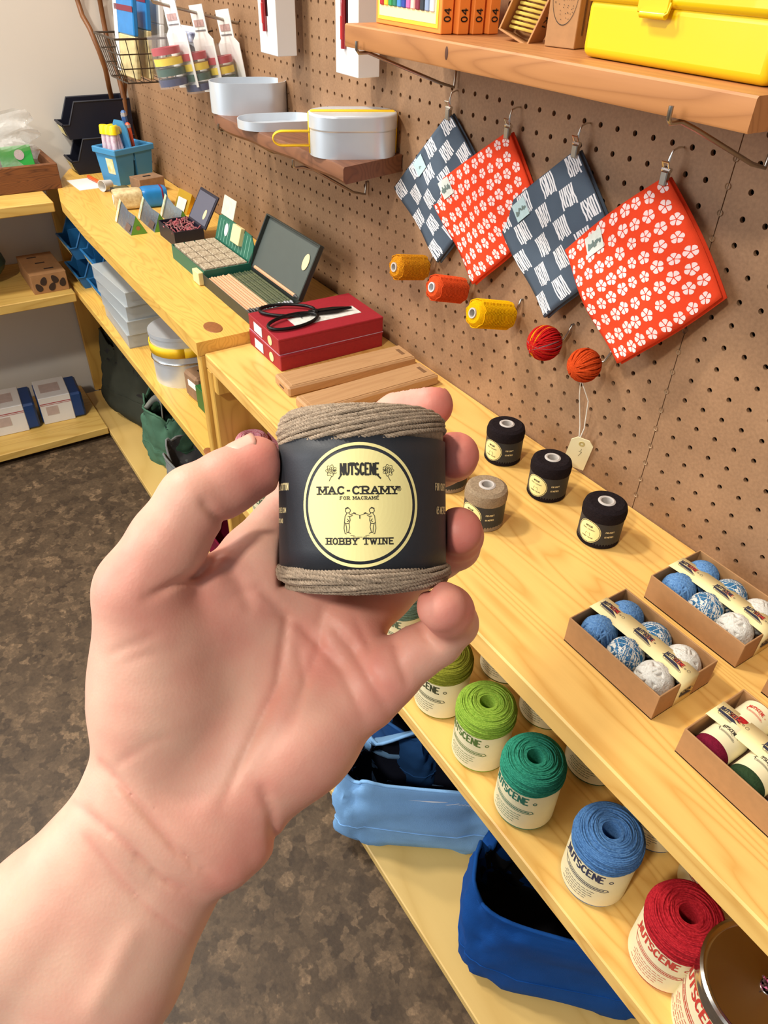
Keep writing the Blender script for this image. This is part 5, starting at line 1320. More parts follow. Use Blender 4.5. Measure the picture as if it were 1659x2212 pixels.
# clear pillow pack, cream one end and blue the other
t = thing('clear_pack', 'rounded clear pack, cream at one end and blue at the other', 'pack', (-2.015, -.148, ZL), math.radians(82))
def pillow(g, L_, W_, H_, x0=0.0, n=14, m=0):
    def fn(u, v):
        a = 2 * PI * u; c, s_ = math.cos(a), math.sin(a)
        e = 1 - .10 * (2 * v - 1) ** 6
        return (x0 + L_ * (v - .5), W_ / 2 * e * math.copysign(abs(c) ** .45, c), H_ / 2 + H_ / 2 * e * math.copysign(abs(s_) ** .45, s_))
    g.grid(fn, 28, n, m=m, closeu=True); b0 = len(g.v) - 28 * (n + 1)
    g.f.append([b0 + i for i in range(28)]); g.m.append(m); g.f.append([b0 + 28 * n + i for i in range(28)][::-1]); g.m.append(m)
    return g
M_BLUEP = pm('bright_blue_print', S(36, 132, 204), .3, var=.15, vscale=60)
recalc(pillow(G(), .070, .052, .046, -.034).build('cream_half', pm('cream_print_pack', S(232, 216, 168), .35, var=.25, vscale=120, col2=S(196, 168, 120)), t))
recalc(pillow(G(), .062, .053, .047, .033).build('blue_half', M_BLUEP, t))
recalc(pillow(G(), .006, .0535, .0475, .052).build('red_band', pm('maroon_band', S(120, 30, 56), .4), t))
recalc(G().lathe([(0, .001), (.012, .001), (.012, 0)], 18, M=T(-.0695, 0, .023) @ RY(-PI / 2) @ SCL(1, .8, 1)).build('end_seal', M_WHITE, t))
# odds and ends behind it
def small_box(name, label, cat, loc, size, rz, mat, b=.001, group=None):
    t = thing(name, label, cat, loc, rz, group); return t, recalc(G().box((0, 0, size[2] / 2), size, b).build('body', mat, t))
t, o = small_box('kraft_parcel', 'small kraft parcel box beside the blue caddy', 'box', (-2.155, -.085, ZL), (.055, .075, .038), .2, pm('kraft_parcel', S(150, 116, 86), .8, var=.25, vscale=80))
G().box((0, 0, .0386), (.008, .022, .001), 0).build('slot', M_BLACK, t)
t = thing('paper_cup', 'small white paper cup lying on its side by the caddy', 'cup', (-2.215, -.170, ZL + .0152), .5)
recalc(G().lathe([(.010, 0), (.014, .032), (.0152, .033), (.0136, .033), (.009, .002), (0, .002)], 24, M=RX(PI / 2)).build('cup_body', pm('paper_cup_white', S(214, 212, 208), .6), t))
t, o = small_box('ink_pad', 'small black ink pad in front of the paper cup', 'box', (-2.160, -.160, ZL), (.034, .046, .016), .1, M_BLACK)
G().box((0, 0, .0166), (.026, .036, .001), 0).build('pad_label', pm('olive_label', S(96, 88, 52), .6), t)
# sheet of paper and marker
t = thing('paper_sheet', 'white paper sheet lying on the far bench', 'paper', (-2.300, -.216, ZL), math.radians(3))
recalc(G().box((0, 0, .0006), (.120, .076, .0010), 0).build('sheet', M_WHITE, t))
t = thing('marker_pen', 'orange marker pen lying across the white paper', 'pen', (-2.355, -.196, ZL + .0062), 0); t.rotation_euler = (0, 0, math.radians(8))
recalc(G().lathe([(0, 0), (.0048, .001), (.0048, .085)], 12, M=RY(PI / 2)).build('barrel', pm('orange_pen', S(236, 96, 36), .4), t))
recalc(G().lathe([(.0050, .085), (.0050, .118), (.0030, .122), (0, .122)], 12, M=RY(PI / 2)).build('cap', M_BLACK, t))

# ---- open-fronted storage bins
def bin_(name, label, loc, rz, W_, L_, H_, mat, group, div=False):
    t = thing(name, label, 'storage bin', loc, rz, group)
    lip = H_ * .40; th = .0028
    side = [(-L_ / 2, .0), (L_ / 2, 0), (L_ / 2 + .004, H_), (-L_ / 2 + .030, H_), (-L_ / 2 + .006, lip * 1.02), (-L_ / 2 - .012, lip)]
    for sx in (-1, 1):
        M = Matrix(((0, 0, 1, sx * (W_ / 2 - th / 2) - th / 2), (1, 0, 0, 0), (0, 1, 0, 0), (0, 0, 0, 1)))
        recalc(G().prism(side, 0, th, M=M).build('side_wall', mat, t))
    recalc(G().box((0, 0, th / 2), (W_ - 2 * th, L_ - .002, th)).build('base', mat, t))
    recalc(G().box((0, L_ / 2 - th / 2, H_ / 2), (W_ - 2 * th, th, H_ - .001)).build('back_wall', mat, t))
    recalc(G().box((0, 0, 0), (W_ - 2 * th, th, math.hypot(.012, lip)), M=T(0, -L_ / 2 - .005, lip / 2) @ RX(math.atan2(.012, lip))).build('front_lip', mat, t))
    G().tube([(-W_ / 2, -L_ / 2 - .012, lip), (W_ / 2, -L_ / 2 - .012, lip)], .0034, 8).build('lip_roll', mat, t)
    for sx in (-1, 1): G().tube([(sx * W_ / 2, L_ / 2 + .003, H_), (sx * W_ / 2, -L_ / 2 + .030, H_), (sx * W_ / 2, -L_ / 2 + .006, lip), (sx * W_ / 2, -L_ / 2 - .012, lip)], .0026, 6).build('rim', mat, t)
    G().box((0, 0, 0), (W_ * .62, .0008, lip * .62), M=T(0, -L_ / 2 - .0085, lip * .5) @ RX(math.atan2(.012, lip))).build('label_card', M_LBLC, t)
    if div: recalc(G().box((0, 0, H_ * .4), (th, L_ * .9, H_ * .72)).build('divider', mat, t))
    return t
M_LBLC = pm('bin_label', S(232, 226, 196), .6, var=.2, vscale=70, col2=S(220, 196, 90))
M_BLKP = pm('black_plastic', S(15, 17, 34), .5); M_BLUPL = pm('blue_plastic', S(36, 104, 158), .42)
bin_('storage_bin', 'black open-fronted bin, lower of the stacked pair in the corner', (-2.452, -.120, ZL), 0, .088, .176, .093, M_BLKP, 'black stacked bins')
bin_('storage_bin', 'black open-fronted bin, upper of the stacked pair in the corner', (-2.452, -.120, ZL + .0945), 0, .088, .184, .093, M_BLKP, 'black stacked bins')
bin_('storage_bin', 'blue bin at the bottom of the farther stack on the middle shelf', (-2.262, -.245, ZML), 0, .150, .120, .082, M_BLUPL, 'blue storage bins', True)
bin_('storage_bin', 'blue bin at the top of the farther stack on the middle shelf', (-2.262, -.250, ZML + .084), 0, .150, .120, .082, M_BLUPL, 'blue storage bins', True)
bin_('storage_bin', 'blue bin at the bottom of the nearer stack on the middle shelf', (-2.095, -.225, ZML), 0, .150, .120, .082, M_BLUPL, 'blue storage bins', True)
bin_('storage_bin', 'blue bin at the top of the nearer stack on the middle shelf', (-2.095, -.225, ZML + .084), 0, .150, .120, .082, M_BLUPL, 'blue storage bins', True)
# ---- blue caddy with tubes and pens
t = thing('tool_caddy', 'sky blue plastic caddy with a centre handle, full of tubes and pens', 'caddy', (-2.285, -.100, ZL), math.radians(112))
M_SKYP = pm('sky_blue_plastic', S(72, 146, 196), .4)
def taper(g, w0, d0, w1, d1, z0, z1, cx=0, th=.003):
    o = [(-1, -1), (1, -1), (1, 1), (-1, 1)]
    vs = [(cx + a * w0 / 2, b_ * d0 / 2, z0) for a, b_ in o] + [(cx + a * w1 / 2, b_ * d1 / 2, z1) for a, b_ in o] + [(cx + a * (w1 / 2 - th), b_ * (d1 / 2 - th), z1) for a, b_ in o] + [(cx + a * (w0 / 2 - th), b_ * (d0 / 2 - th), z0 + th) for a, b_ in o]
    fs = [(3, 2, 1, 0), (12, 13, 14, 15)]
    for L_ in range(3): fs += [(L_ * 4 + i, L_ * 4 + (i + 1) % 4, L_ * 4 + 4 + (i + 1) % 4, L_ * 4 + 4 + i) for i in range(4)]
    return g.add(vs, fs)
for sx in (-1, 1): recalc(taper(G(), .048, .072, .062, .088, 0, .092, sx * .033).build('compartment', M_SKYP, t))
recalc(G().box((0, 0, .088), (.136, .096, .010), .002).build('rim', M_SKYP, t)) if False else None
for c, s_ in (((0, -.046, .088), (.134, .006, .016)), ((0, .046, .088), (.134, .006, .016)), ((-.066, 0, .088), (.006, .098, .016)), ((.066, 0, .088), (.006, .098, .016))): G().box(c, s_, .002).build('rim', M_SKYP, t)
Mh = Matrix(((0, 0, 1, -.002), (1, 0, 0, 0), (0, 1, 0, 0), (0, 0, 0, 1)))
recalc(G().prism([(-.040, .06), (.040, .06), (.030, .138), (.018, .156), (-.018, .156), (-.030, .138)], 0, .004, M=Mh).build('handle_panel', M_SKYP, t))
recalc(G().lathe([(0, .0005), (.010, .0005), (.010, 0)], 20, M=T(-.0024, 0, .132) @ RY(-PI / 2)).build('wood_disc', M_BEECH, t))
G().box((0, 0, 0), (.0008, .030, .040), 0, M=T(-.0612, -.012, .050) @ RY(math.radians(-4.4))).build('label_card', M_LBLC, t)
M_YCAP = pm('yellow_cap', S(252, 226, 26), .35); M_TUBEP = pm('pink_tube', S(196, 140, 170), .4, var=.4, vscale=120, col2=S(226, 222, 226))
cadM = Matrix.Translation((-2.285, -.100, ZL)) @ RZ(math.radians(112))
for k in range(7):
    a, b_ = -.048 + .016 * (k % 3), -.026 + .022 * (k // 3); p = cadM @ Vector((a, b_, .040))
    o = thing('paint_tube', 'yellow-capped tube standing in the sky blue caddy', 'tube', tuple(p), 0, 'yellow-capped tubes in the caddy'); o.rotation_euler = (math.radians(6 * (k % 3) - 4), math.radians(-10 + 5 * (k // 3)), 0)
    recalc(G().lathe([(0, 0), (.0085, 0), (.0085, .086)], 14).build('tube_body', M_TUBEP, o)); recalc(G().lathe([(.0085, .086), (.0118, .087), (.0118, .106), (.010, .109), (0, .109)], 16).build('cap', M_YCAP, o))
for k, (lb, c, hh, a, b_) in enumerate((('orange pencil standing in the sky blue caddy', (236, 100, 60), .135, .030, -.012), ('pale red pencil standing in the sky blue caddy', (206, 96, 90), .125, .026, .004), ('blue ruler-like pencil, tallest in the caddy', (70, 110, 170), .165, .040, .012), ('dark blue pencil at the back of the caddy', (60, 80, 120), .160, .046, .024))):
    p = cadM @ Vector((a, b_, .012)); o = thing('pencil', lb, 'pencil', tuple(p), 0, 'pencils in the caddy'); o.rotation_euler = (math.radians(5), math.radians(4 + 2 * k), 0)
    recalc(G().lathe([(0, 0), (.0075, 0), (.0075, hh), (.004, hh + .004), (0, hh + .004)], 6).build('barrel', pm('pencil_%d' % k, S(*c), .4), o))
    recalc(G().lathe([(.0078, hh * .94), (.0078, hh)], 6).build('ferrule', pm('grey_ferrule', S(180, 180, 186), .4), o))

# ---- middle shelf: clear boxes, lunch tin, small packs
M_CLEAR = pm('clear_plastic', S(214, 222, 226), .18, alpha=.35, spec=.6); M_FROST = pm('frosted_plastic', S(212, 220, 224), .3, alpha=.42)
for k in range(4):
    t = thing('clear_case', 'shallow clear plastic case, %s of its stack on the middle shelf' % ('lowest', 'second lowest', 'second highest', 'topmost')[k], 'case', (-1.850 + .004 * (k % 2), -.246, ZML + .0362 * k), math.radians(-2 + 2 * k), 'stacked clear cases')
    recalc(shell(G(), [(-.115, -.066), (.115, -.066), (.115, .066), (-.115, .066)], 0, .034, .002).build('tray', M_FROST, t)); G().box((0, 0, .0348), (.232, .134, .0026), .0008).build('lid', M_FROST, t)
    G().box((0, 0, .012), (.19, .10, .016), .004).build('contents', pm('case_contents', S(190, 182, 166), .8, var=.4, vscale=60), t)
    if k == 3: G().box((.03, .03, .0364), (.09, .035, .0006), 0).build('label_card', pm('case_label', S(196, 176, 90), .6, var=.3, vscale=60), t)
t = thing('card_box', 'dark green card box with a pale label on the middle shelf', 'box', (-1.668, -.110, ZML), math.radians(-4))
G().box((0, 0, .055), (.15, .12, .11), .001).build('carton', pm('dark_green_card', S(30, 54, 36), .5), t); G().box((0, .01, .1104), (.085, .06, .0008), 0).build('label_card', pm('pale_violet_label', S(206, 204, 214), .5), t)
t = thing('lunch_tin', 'two-tier oval metal lunch tin with a yellow strap inside clear wrap', 'tin', (-1.530, -.205, ZML), math.radians(78))
for k in range(2): recalc(shell(G(), stadium(.085, .066), .058 * k, .058 * k + .0565, .002).build('tier', M_ALU, t))
g = G().prism(stadium(.086, .067), .113, .121); recalc(g.build('lid', M_ALU, t, smooth=30))
G().tube([(x * 1.012, y * 1.012, .0575) for x, y in stadium(.085, .066)], .0022, 6, closed=True).build('joint_rim', M_CHROME, t, smooth=80)
st = stadium(.0866, .0685, 12); i0 = [p for p in st]
g = G(); seg = [p for p in st[13:26]] + [(st[0][0], st[0][1])]
g.grid(lambda u, v: (seg[round(u * 12)][0], seg[round(u * 12)][1], .074 + .022 * v), 12, 1); g.grid(lambda u, v: (-.043 + .075 * u, -.0688, .074 + .022 * v), 4, 1)
o = g.build('strap', M_YELP, t); o.modifiers.new('thick', 'SOLIDIFY').thickness = .0016
t, o = small_box('kraft_parcel', 'small kraft pack with dark window at the end of the middle shelf', 'box', (-1.425, -.236, ZML), (.062, .078, .062), math.radians(6), pm('kraft_parcel', S(150, 116, 86), .8, var=.25, vscale=80), .006)
G().box((0, -.004, .0625), (.010, .026, .001), 0).build('slot', M_BLACK, t); G().box((.012, -.0395, .040), (.04, .0012, .014), 0).build('label_card', M_WHITE, t)
t, o = small_box('card_box', 'bright green card box with yellow corner at the end of the middle shelf', 'box', (-1.288, -.205, ZML), (.20, .135, .052), math.radians(2), pm('bright_green_card', S(30, 96, 40), .5))
G().box((.0, .02, .0526), (.12, .05, .0008), 0).build('yellow_panel', pm('yellow_panel', S(236, 212, 40), .5), t); G().box((.02, .0, .0532), (.10, .03, .0008), 0).build('white_panel', M_WHITE, t)

# ---- shelving on the white wall
t = thing('wooden_tray', 'rough dark wooden tray on the top shelf by the white wall', 'tray', (-2.385, -.53, .738), 0)
M_RUST = wood('weathered_brown_timber', S(128, 78, 40), S(74, 40, 20), 22, 'Y', .7, contrast=1.3)
for nm, c, s_ in (('front_board', (.090, 0, .033), (.014, .49, .066)), ('back_board', (-.090, 0, .033), (.014, .49, .066)), ('end_board', (0, .238, .033), (.166, .014, .066)), ('end_board', (0, -.238, .033), (.166, .014, .066)), ('base_board', (0, 0, .005), (.166, .46, .010))):
    G().box(c, s_, .002).build(nm, M_RUST, t)
G().tube([(-.03, .246, .045), (-.03, .252, .05), (.03, .252, .05), (.03, .246, .045)], .004, 8).build('handle', M_BLACK, t)
def crumple(name, label, cat, loc, size, mat, seed, n=26):
    rr = random.Random(seed); ph = [(rr.uniform(2, 9), rr.uniform(2, 9), rr.uniform(0, 6)) for _ in range(5)]
    def fn(u, v):
        a = 2 * PI * u; z = v
        w_ = (1 - .72 * max(0, z - .62) / .38) * (.92 + .08 * math.sin(PI * z))
        k = 1 + sum(.05 * math.sin(p * a + q_ * z * 3 + s_) for p, q_, s_ in ph)
        return (size[0] / 2 * k * math.cos(a) * w_, size[1] / 2 * k * math.sin(a) * (1 + .1 * z), size[2] * z + .006 * math.sin(5 * a + seed))
    g = G().grid(fn, n * 2, n, closeu=True); o = g.build(name, mat, None, smooth=25); o.location = loc; tag(o, label, cat); return o
M_BAG = pm('clear_bag_film', S(236, 238, 236), .12, alpha=.34, spec=1.0, bump=1.0, bscale=90)
crumple('plastic_bag', 'crinkled clear plastic bag standing in the dark wooden tray', 'bag', (-2.405, -.47, .750), (.145, .30, .165), M_BAG, 3)
t = thing('product_card', 'bright green product card inside the clear plastic bag', 'card', (-2.345, -.372, .752), 0); t.rotation_euler = (0, math.radians(-12), math.radians(4))
G().box((0, 0, .045), (.004, .085, .090), .001).build('card', pm('bright_green_card2', S(60, 196, 84), .5), t); recalc(G().lathe([(0, .0006), (.013, .0006)], 20, M=T(.0026, .008, .068) @ RY(PI / 2)).build('round_print', pm('pinkish_white', S(240, 220, 222), .5), t))
t = thing('product_card', 'pale green card with red spots inside the bag, at the left edge', 'card', (-2.365, -.49, .752), 0); t.rotation_euler = (0, math.radians(-10), 0)
G().box((0, 0, .05), (.006, .10, .10), .001).build('card', pm('pale_green_card', S(176, 196, 160), .5, var=.4, vscale=40), t)
for k, (a, b_, c) in enumerate(((-.02, .06, (240, 190, 120)), (-.034, .045, (220, 70, 70)), (.012, .075, (230, 196, 130)))): recalc(G().lathe([(0, .0006), (.011, .0006)], 16, M=T(.0036, a, b_) @ RY(PI / 2)).build('round_print', pm('spot_%d' % k, S(*c), .5), t))
t = thing('kraft_carton', 'kraft carton with leaf-shaped cut-outs on the middle wall shelf', 'carton', (-2.300, -.392, ZML), math.radians(0))
M_KRAFTD = pm('kraft_carton_brown', S(176, 128, 82), .8, var=.15, vscale=60)
G().box((0, 0, .026), (.188, .096, .052), .001).build('carton', M_KRAFTD, t)
G().box((.0, 0, .0525), (.188, .097, .0012), .0004).build('lid', M_KRAFTD, t)
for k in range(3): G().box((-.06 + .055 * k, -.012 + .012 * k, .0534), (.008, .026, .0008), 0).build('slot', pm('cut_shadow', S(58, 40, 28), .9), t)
for k, (yy, zz, rr_) in enumerate(((-.032, .018, .5), (-.016, .034, -.4), (.004, .016, -.6), (.014, .036, .5), (.034, .024, -.3))):
    leaf = [(.0085 * math.sin(a) * (1 - .25 * math.cos(a)), .0125 * math.cos(a)) for a in [2 * PI * i / 14 for i in range(14)]]
    M = T(.0945, yy, zz) @ RX(rr_) @ Matrix(((0, 0, 1, 0), (1, 0, 0, 0), (0, 1, 0, 0), (0, 0, 0, 1)))
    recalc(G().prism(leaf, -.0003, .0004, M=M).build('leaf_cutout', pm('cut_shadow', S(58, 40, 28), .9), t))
p = onz(-14, 618, ZML)
t = thing('bowl', 'dark green bowl at the left edge of the middle wall shelf', 'bowl', (float(p[0]) - .05, float(p[1]) - .02, ZML))
recalc(G().lathe([(0, 0), (.036, 0), (.040, .006), (.068, .036), (.075, .052), (.070, .072), (.050, .085), (.046, .083), (.060, .060), (.030, .012), (0, .010)], 40).build('bowl_body', pm('dark_green_glaze', S(52, 74, 66), .4), t))
M_BLUT = pm('deep_blue_tin', S(20, 62, 122), .4); M_SLV = pm('white_sleeve', S(238, 236, 234), .5, var=.04, vscale=30)
for k, (yy, lb) in enumerate(((-.438, 'white-sleeved blue box nearest the corner on the bottom wall shelf'), (-.582, 'white-sleeved blue box in the middle on the bottom wall shelf'), (-.728, 'white-sleeved blue box at the left edge on the bottom wall shelf'))):
    t = thing('sleeved_box', lb, 'box', (-2.345 + .002 * k, yy, ZB + .012), math.radians(-4), 'white-sleeved blue boxes')
    G().box((0, .0, .046), (.128, .134, .088), .006).build('tin', M_BLUT, t)
    G().box((0, -.016, .047), (.131, .096, .093), .0015).build('sleeve', M_SLV, t)
    G().box((.0658, -.016, .072), (.0006, .094, .0022), 0).build('red_line', pm('red_line', S(170, 40, 50), .6), t); G().box((.0658, -.016, .067), (.0006, .094, .0010), 0).build('red_line', pm('red_line', S(170, 40, 50), .6), t)
    G().box((.0659, -.030, .046), (.0006, .036, .030), 0).build('printed_patch', pm('pinkish_patch', S(206, 186, 180), .6, var=.2, vscale=60), t)
    G().box((.0, -.020, .0938), (.06, .06, .0005), 0).build('printed_patch', pm('pinkish_patch', S(206, 186, 180), .6, var=.2, vscale=60), t)
from mathutils import noise as mnoise
# ------------------------------------------------------------------ cloth bags on the base boards
def canvas(name, c): return pm(name, c, .9, var=.14, vscale=26, bump=.35, bscale=900, spec=.15)
def bag(label, loc, rz, L_, W_, H_, mat, seed, front_dip=.0, back=.0, strap=True, lean=.0, inner=None, seam=True, gape=1.0, stitch=None, rough=.8, expo=.5):
    """soft open pouch: rounded footprint, sagging walls, open mouth, hem, seam, webbing handles"""
    t = thing('cloth_bag', label, 'bag', loc, rz)
    rr = random.Random(seed); ph = [(rr.randint(2, 7), rr.uniform(1, 6), rr.uniform(0, 6)) for _ in range(6)]
    def outl(u, v, off=0.0):
        a = 2 * PI * u; c, s_ = math.cos(a), math.sin(a)
        ex = expo
        k = (1 + .06 * math.sin(PI * v)) * (1 - .16 * max(0, .12 - v) / .12)
        nv_ = Vector((math.cos(a) * 1.6 * L_ / .2, math.sin(a) * 1.2, v * 1.9 + seed))
        wr = sum(.006 * math.sin(p * a + q_ * v + f) for p, q_, f in ph) * v + rough * (.030 * mnoise.noise(nv_ * 1.3) + .016 * mnoise.noise(nv_ * 3.1) + .007 * mnoise.noise(nv_ * 7))
        x = (L_ / 2 * k - off) * math.copysign(abs(c) ** ex, c) * (1 - .04 * v) + lean * v
        y = (W_ / 2 * k - off) * math.copysign(abs(s_) ** ex, s_) * (1 + (gape - 1) * v) + wr * .4
        h = H_ * (1 - front_dip * max(0, -s_) ** 2 * (1 - .5 * c * c) + back * max(0, s_) ** 2)
        return (x + wr * .5 * c, y + wr * .8 * s_, h * v + (wr * .9 if v > .5 else 0) * (v - .5) * 2)
    n = 64
    recalc_o = G().grid(outl, n, 22, closeu=True, M=None)
    b0 = 0; recalc_o.f.append([i for i in range(n)]); recalc_o.m.append(0)
    o = recalc(recalc_o.build('bag_body', mat, t, smooth=60)); md = o.modifiers.new('thick', 'SOLIDIFY'); md.thickness = .003; md.offset = -1
    if inner is not None:
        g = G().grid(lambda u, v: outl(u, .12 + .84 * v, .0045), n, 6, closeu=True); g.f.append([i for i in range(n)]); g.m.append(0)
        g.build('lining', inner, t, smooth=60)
    G().tube([outl(i / n, 1.0) for i in range(n)], .0032, 6, closed=True).build('top_hem', mat, t, smooth=80)
    if seam: G().tube([outl(i / n, .36 + .03 * math.sin(9 * i / n)) for i in range(n)], .0013, 5, closed=True).build('seam', mat, t, smooth=80)
    if strap:
        for s_ in (-1, 1):
            pts = []
            for k in range(13):
                w_ = k / 12; pts.append((-.055 + .11 * w_ + lean, s_ * W_ / 2 * gape * (.92 - .5 * math.sin(PI * w_)), H_ * (.86 + .32 * math.sin(PI * w_))))
            g = G().grid(lambda u, v: (pts[round(u * 12)][0], pts[round(u * 12)][1], pts[round(u * 12)][2] + .022 * (v - .5)), 12, 1)
            q_ = g.build('handle', strap if not isinstance(strap, bool) else mat, t); q_.modifiers.new('thick', 'SOLIDIFY').thickness = .003
    if stitch:
        g = G(); qd = []; r2 = random.Random(2); x = -.02
        while x < .024: stroke([(x, r2.uniform(-.004, .001)), (x + .003, r2.uniform(0, .005))], .0012, qd); x += .0032
        flat(g, qd, lambda a, b_: tuple(np.array(outl((.75 + (a + stitch) / L_ * .42) % 1, .86, -.0022)) + np.array([0, 0, b_]))); recalc(g.build('embroidery', pm('white_thread', S(226, 232, 240), .8), t, smooth=0))
    return t
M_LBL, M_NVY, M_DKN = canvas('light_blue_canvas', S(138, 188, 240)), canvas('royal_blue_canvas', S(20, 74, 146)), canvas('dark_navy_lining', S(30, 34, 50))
M_GRNC, M_OLV, M_GRY = canvas('green_canvas', S(84, 122, 98)), canvas('dark_olive_canvas', S(62, 64, 54)), canvas('grey_felt', S(132, 134, 132))
A, B = onz(742, 1832, ZB), onz(1010, 1858, ZB)
dv = B - A; an = math.atan2(dv[1], dv[0]); nv = np.array([-math.sin(an), math.cos(an)])
c = (A + B)[:2] / 2 + nv * .062 + np.array([math.cos(an), math.sin(an)]) * .02
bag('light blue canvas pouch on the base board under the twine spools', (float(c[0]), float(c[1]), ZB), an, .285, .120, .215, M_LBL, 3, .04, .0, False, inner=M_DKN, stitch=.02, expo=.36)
an2 = math.radians(43); u2 = np.array([math.cos(an2), math.sin(an2)]); n2_ = np.array([-u2[1], u2[0]])
c = np.array([-.298, -.345]) + u2 * .150 + n2_ * .072
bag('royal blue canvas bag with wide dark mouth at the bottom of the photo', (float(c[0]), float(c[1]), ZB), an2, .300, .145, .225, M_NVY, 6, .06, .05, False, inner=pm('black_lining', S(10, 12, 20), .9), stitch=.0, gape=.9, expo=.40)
bag('dark blue canvas bag glimpsed behind the light blue pouch', (-.720, -.185, ZB), math.radians(14), .28, .15, .17, canvas('mid_blue_canvas', S(46, 92, 152)), 9, .05, .1, canvas('mid_blue_canvas', S(46, 92, 152)), inner=M_DKN)
bag('dark olive canvas bag slumped in the far corner under the shelves', (-2.225, -.175, ZB), math.radians(20), .34, .20, .245, M_OLV, 11, .02, .15, False, inner=M_BLACK, gape=.5, rough=1.2, expo=.6)
bag('green canvas bag with grey rope handle under the left bench', (-1.925, -.205, ZB), math.radians(10), .20, .14, .175, M_GRNC, 13, .12, .2, pm('grey_webbing', S(140, 140, 130), .9), inner=canvas('green_lining', S(44, 62, 54)), rough=1.3, expo=.7, gape=.7)
bag('grey felt basket beside the green canvas bag', (-1.705, -.200, ZB), math.radians(4), .23, .15, .120, M_GRY, 15, .05, .1, False, inner=pm('grey_lining', S(88, 88, 90), .9), rough=1.2, expo=.7)
p = onz(470, 1185, .14)
bag('maroon cloth pouch glimpsed below the thumb', (float(p[0]), max(float(p[1]), -.24), ZB), 0, .16, .12, .13, canvas('maroon_canvas', S(110, 16, 44)), 17, 0, 0, False)

# ------------------------------------------------------------------ far end of the pegboard: hanging packs, basket, bentwood rack
rw = ony(516, 50, 0); xr_ = float(rw[0])
tip = onx(330, 4, xr_)
o = G().tube([(xr_, .010, float(rw[2]) + .004), (xr_, -.004, float(rw[2])), tuple(tip), (tip[0], tip[1] - .006, tip[2] + .012)], .0028, 8).build('peg_hook', M_STEEL, None, smooth=80); tag(o, 'long steel peg hook carrying the tape packs', 'hook')
M_BLIS = pm('blister_plastic', S(220, 222, 224), .15, alpha=.14, spec=.7)
TC = [(190, 36, 52), (246, 216, 40), (36, 84, 66), (40, 48, 96)]
def tape_pack(label, px, sc):
    p = onx(*px, xr_)
    t = thing('tape_pack', label, 'pack', (xr_, float(p[1]), float(p[2])), 0, 'tape packs on the long hook'); t.rotation_euler = (math.radians(5), math.radians(-7), math.radians(12))
    Wd, Hh = .072 * sc, .136 * sc
    poly = [(-Wd * .32, .012), (Wd * .32, .012), (Wd * .32, -.036), (Wd * .5, -.046), (Wd * .5, -Hh), (-Wd * .5, -Hh), (-Wd * .5, -.046), (-Wd * .32, -.036)]
    recalc(G().prism(poly, -.0006, .0006, M=RX(PI / 2)).build('backing_card', M_WHITE, t))
    rb = .029; yc = -rb - .003
    recalc(G().lathe([(0, 0), (rb, 0), (rb, .088), (0, .088)], 30, M=T(0, yc, -Hh + .006)).build('blister', M_BLIS, t))
    for k, c in enumerate(TC[::-1]): recalc(G().lathe([(.014, 0), (rb - .002, 0), (rb - .002, .0118), (.014, .0118), (.014, 0)], 30, M=T(0, yc, -Hh + .009 + k * .0175)).build('tape_roll', pm('tape_%d' % k, S(*c), .4), t))
    G().box((0, -.0012, -.018), (Wd * .46, .0006, .011), 0).build('print_block', pm('reddish_print', S(206, 170, 166), .6, var=.3, vscale=200), t)
    G().box((0, -.0012, -.030), (Wd * .5, .0006, .002), 0).build('print_line', pm('grey_print', S(120, 120, 124), .6), t)
tape_pack('hanging pack of coloured tape rolls, nearest the tins', (482, 36), 1.0)
tape_pack('hanging pack of coloured tape rolls, middle of three', (425, 26), 1.0)
tape_pack('hanging pack of coloured tape rolls, frontmost of three', (366, 12), 1.0)
for px, lb in (((352, 118), 'clear pack with blue checked tape hanging behind the frontmost pack'), ((418, 130), 'clear pack with black tape roll hanging lowest')):
    p = ony(*px, -.07)
    t = thing('tape_pack', lb, 'pack', tuple(p), math.radians(10), None)
    recalc(G().prism([(-.045, -.045), (.04, -.05), (.04, .06), (-.04, .06)], -.0006, .0006, M=RX(PI / 2)).build('backing_card', M_WHITE if 'black' in lb else M_BLIS, t))
    recalc(G().lathe([(.013, 0), (.034, 0), (.034, .013), (.013, .013), (.013, 0)], 30, M=T(-.004, -.002, -.006) @ RX(PI / 2)).build('tape_roll', M_BLACK if 'black' in lb else pm('clear_roll', S(190, 196, 204), .2, alpha=.8), t))
    recalc(G().lathe([(0, .0132), (.013, .0132)], 20, M=T(-.004, -.002, -.006) @ RX(PI / 2)).build('roll_core', pm('navy_core', S(44, 52, 104), .5, var=.4, vscale=60, col2=S(200, 204, 220)), t))
    G().box((0, -.008, .042), (.05, .012, .018), .002).build('header', pm('navy_check', S(52, 62, 118), .5, var=.5, vscale=90, col2=S(214, 220, 236)), t)
# wire basket
yb = -.055
cA, cB, cC, cD = ony(188, 62, -.19), ony(252, 83, -.21), ony(318, 82, -.13), ony(252, 60, -.10)
bc = np.array([-2.195, -.140, 0]); zt, zb = float(cB[2]), float(ony(262, 172, -.20)[2])
t = thing('wire_basket', 'dark wire basket holding blue packets, hanging in the far corner', 'basket', (float(cB[0]) - .055, -.135, zb))
hw2, hd2, H_ = .075, .085, zt - zb
def sq(k, z): f = .80 + .20 * z / H_; return [(-hw2 * f, -hd2 * f, z), (hw2 * f, -hd2 * f, z), (hw2 * f, hd2 * f, z), (-hw2 * f, hd2 * f, z)]
for z, r in ((H_, .0022), (H_ * .66, .0013), (H_ * .33, .0013), (0, .0016)): G().tube(sq(0, z), r, 6, closed=True).build('hoop_wire', M_DWIRE, t, smooth=0)
top, bot = sq(0, H_), sq(0, 0)
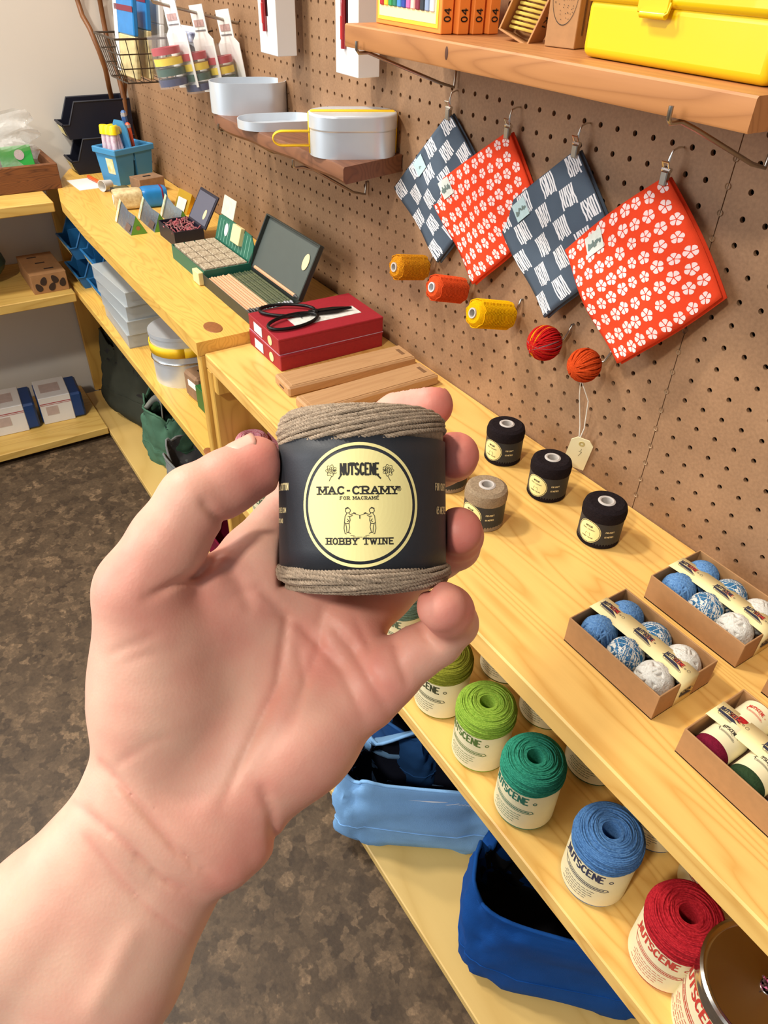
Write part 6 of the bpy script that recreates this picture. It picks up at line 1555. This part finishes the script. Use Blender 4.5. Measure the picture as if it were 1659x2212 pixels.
for e in range(4):
    for k in range(8):
        u = k / 8; a = Vector(top[e]).lerp(Vector(top[(e + 1) % 4]), u); b_ = Vector(bot[e]).lerp(Vector(bot[(e + 1) % 4]), u)
        G().tube([a, b_], .0009, 5).build('upright_wire', M_DWIRE, t, smooth=80)
for k in range(1, 8): G().tube([Vector(bot[0]).lerp(Vector(bot[3]), k / 8), Vector(bot[1]).lerp(Vector(bot[2]), k / 8)], .0009, 5).build('base_wire', M_DWIRE, t, smooth=80)
for s_ in (-1, 1): G().tube([(s_ * .05, hd2, H_), (s_ * .05, .135 + .008, H_ + .01)], .0018, 6).build('hanger_wire', M_DWIRE, t, smooth=80)
bl = t.location
for k in range(4):
    o = thing('packet', ('blue and cream packet standing foremost in the wire basket', 'blue and cream packet second from the front in the wire basket', 'white packet standing third in the wire basket', 'white packet leaning at the back of the wire basket')[k], 'packet', (bl[0] + .004, bl[1] - .045 + .03 * k, zb + .004), 0, 'packets in the wire basket')
    o.rotation_euler = (math.radians(-6), 0, math.radians(4 - 3 * k))
    hh = .155 + .02 * k
    G().box((0, 0, hh * .25), (.10, .010, hh * .5), .002).build('lower_panel', pm('cream_panel', S(226, 206, 150), .4, var=.3, vscale=60) if k < 2 else M_WHITE, o)
    G().box((0, 0, hh * .72), (.10, .0105, hh * .44), .002).build('upper_panel', M_BLUEP if k < 2 else M_WHITE, o)
    G().box((0, -.0056, hh * .80), (.10, .0006, .010), 0).build('red_band', pm('maroon_band', S(120, 30, 56), .4), o)
    G().box((-.046, -.0056, hh * .5), (.020, .0006, hh * .9), 0).build('side_strip', M_WHITE, o)
# bentwood rack in the corner
M_BENT = pm('bent_rattan', S(128, 80, 40), .45, var=.2, vscale=60)
t = thing('bentwood_rack', 'bent brown rattan rack legs standing in the far corner', 'rack', tuple(ony(262, 290, -.04)))
org = np.array(t.location)
for nm, pts in (('bent_leg', [(150, -420, -.10), (154, -200, -.10), (158, -60, -.10), (165, 0, -.10), (178, 34, -.10), (194, 62, -.10), (214, 110, -.09), (228, 150, -.08), (236, 190, -.07), (242, 215, -.06), (250, 300, -.05)]), ('bent_leg', [(206, -420, -.04), (209, -200, -.04), (212, -60, -.04), (214, 0, -.04), (220, 40, -.04), (232, 90, -.04), (252, 150, -.04), (262, 190, -.04), (268, 215, -.04), (280, 300, -.04)]), ('bent_leg', [(271, 130, -.02), (270, 175, -.02), (268, 205, -.03), (275, 240, -.02), (293, 300, -.02), (298, 322, -.02)])):
    P3 = [np.array(ony(a, b_, y_)) for a, b_, y_ in pts]; P3 = [np.array([max(p_[0], -2.482), p_[1], p_[2]]) - org for p_ in P3]
    G().tube([tuple(p_) for p_ in P3], .0068, 10).build(nm, M_BENT, t, smooth=80)
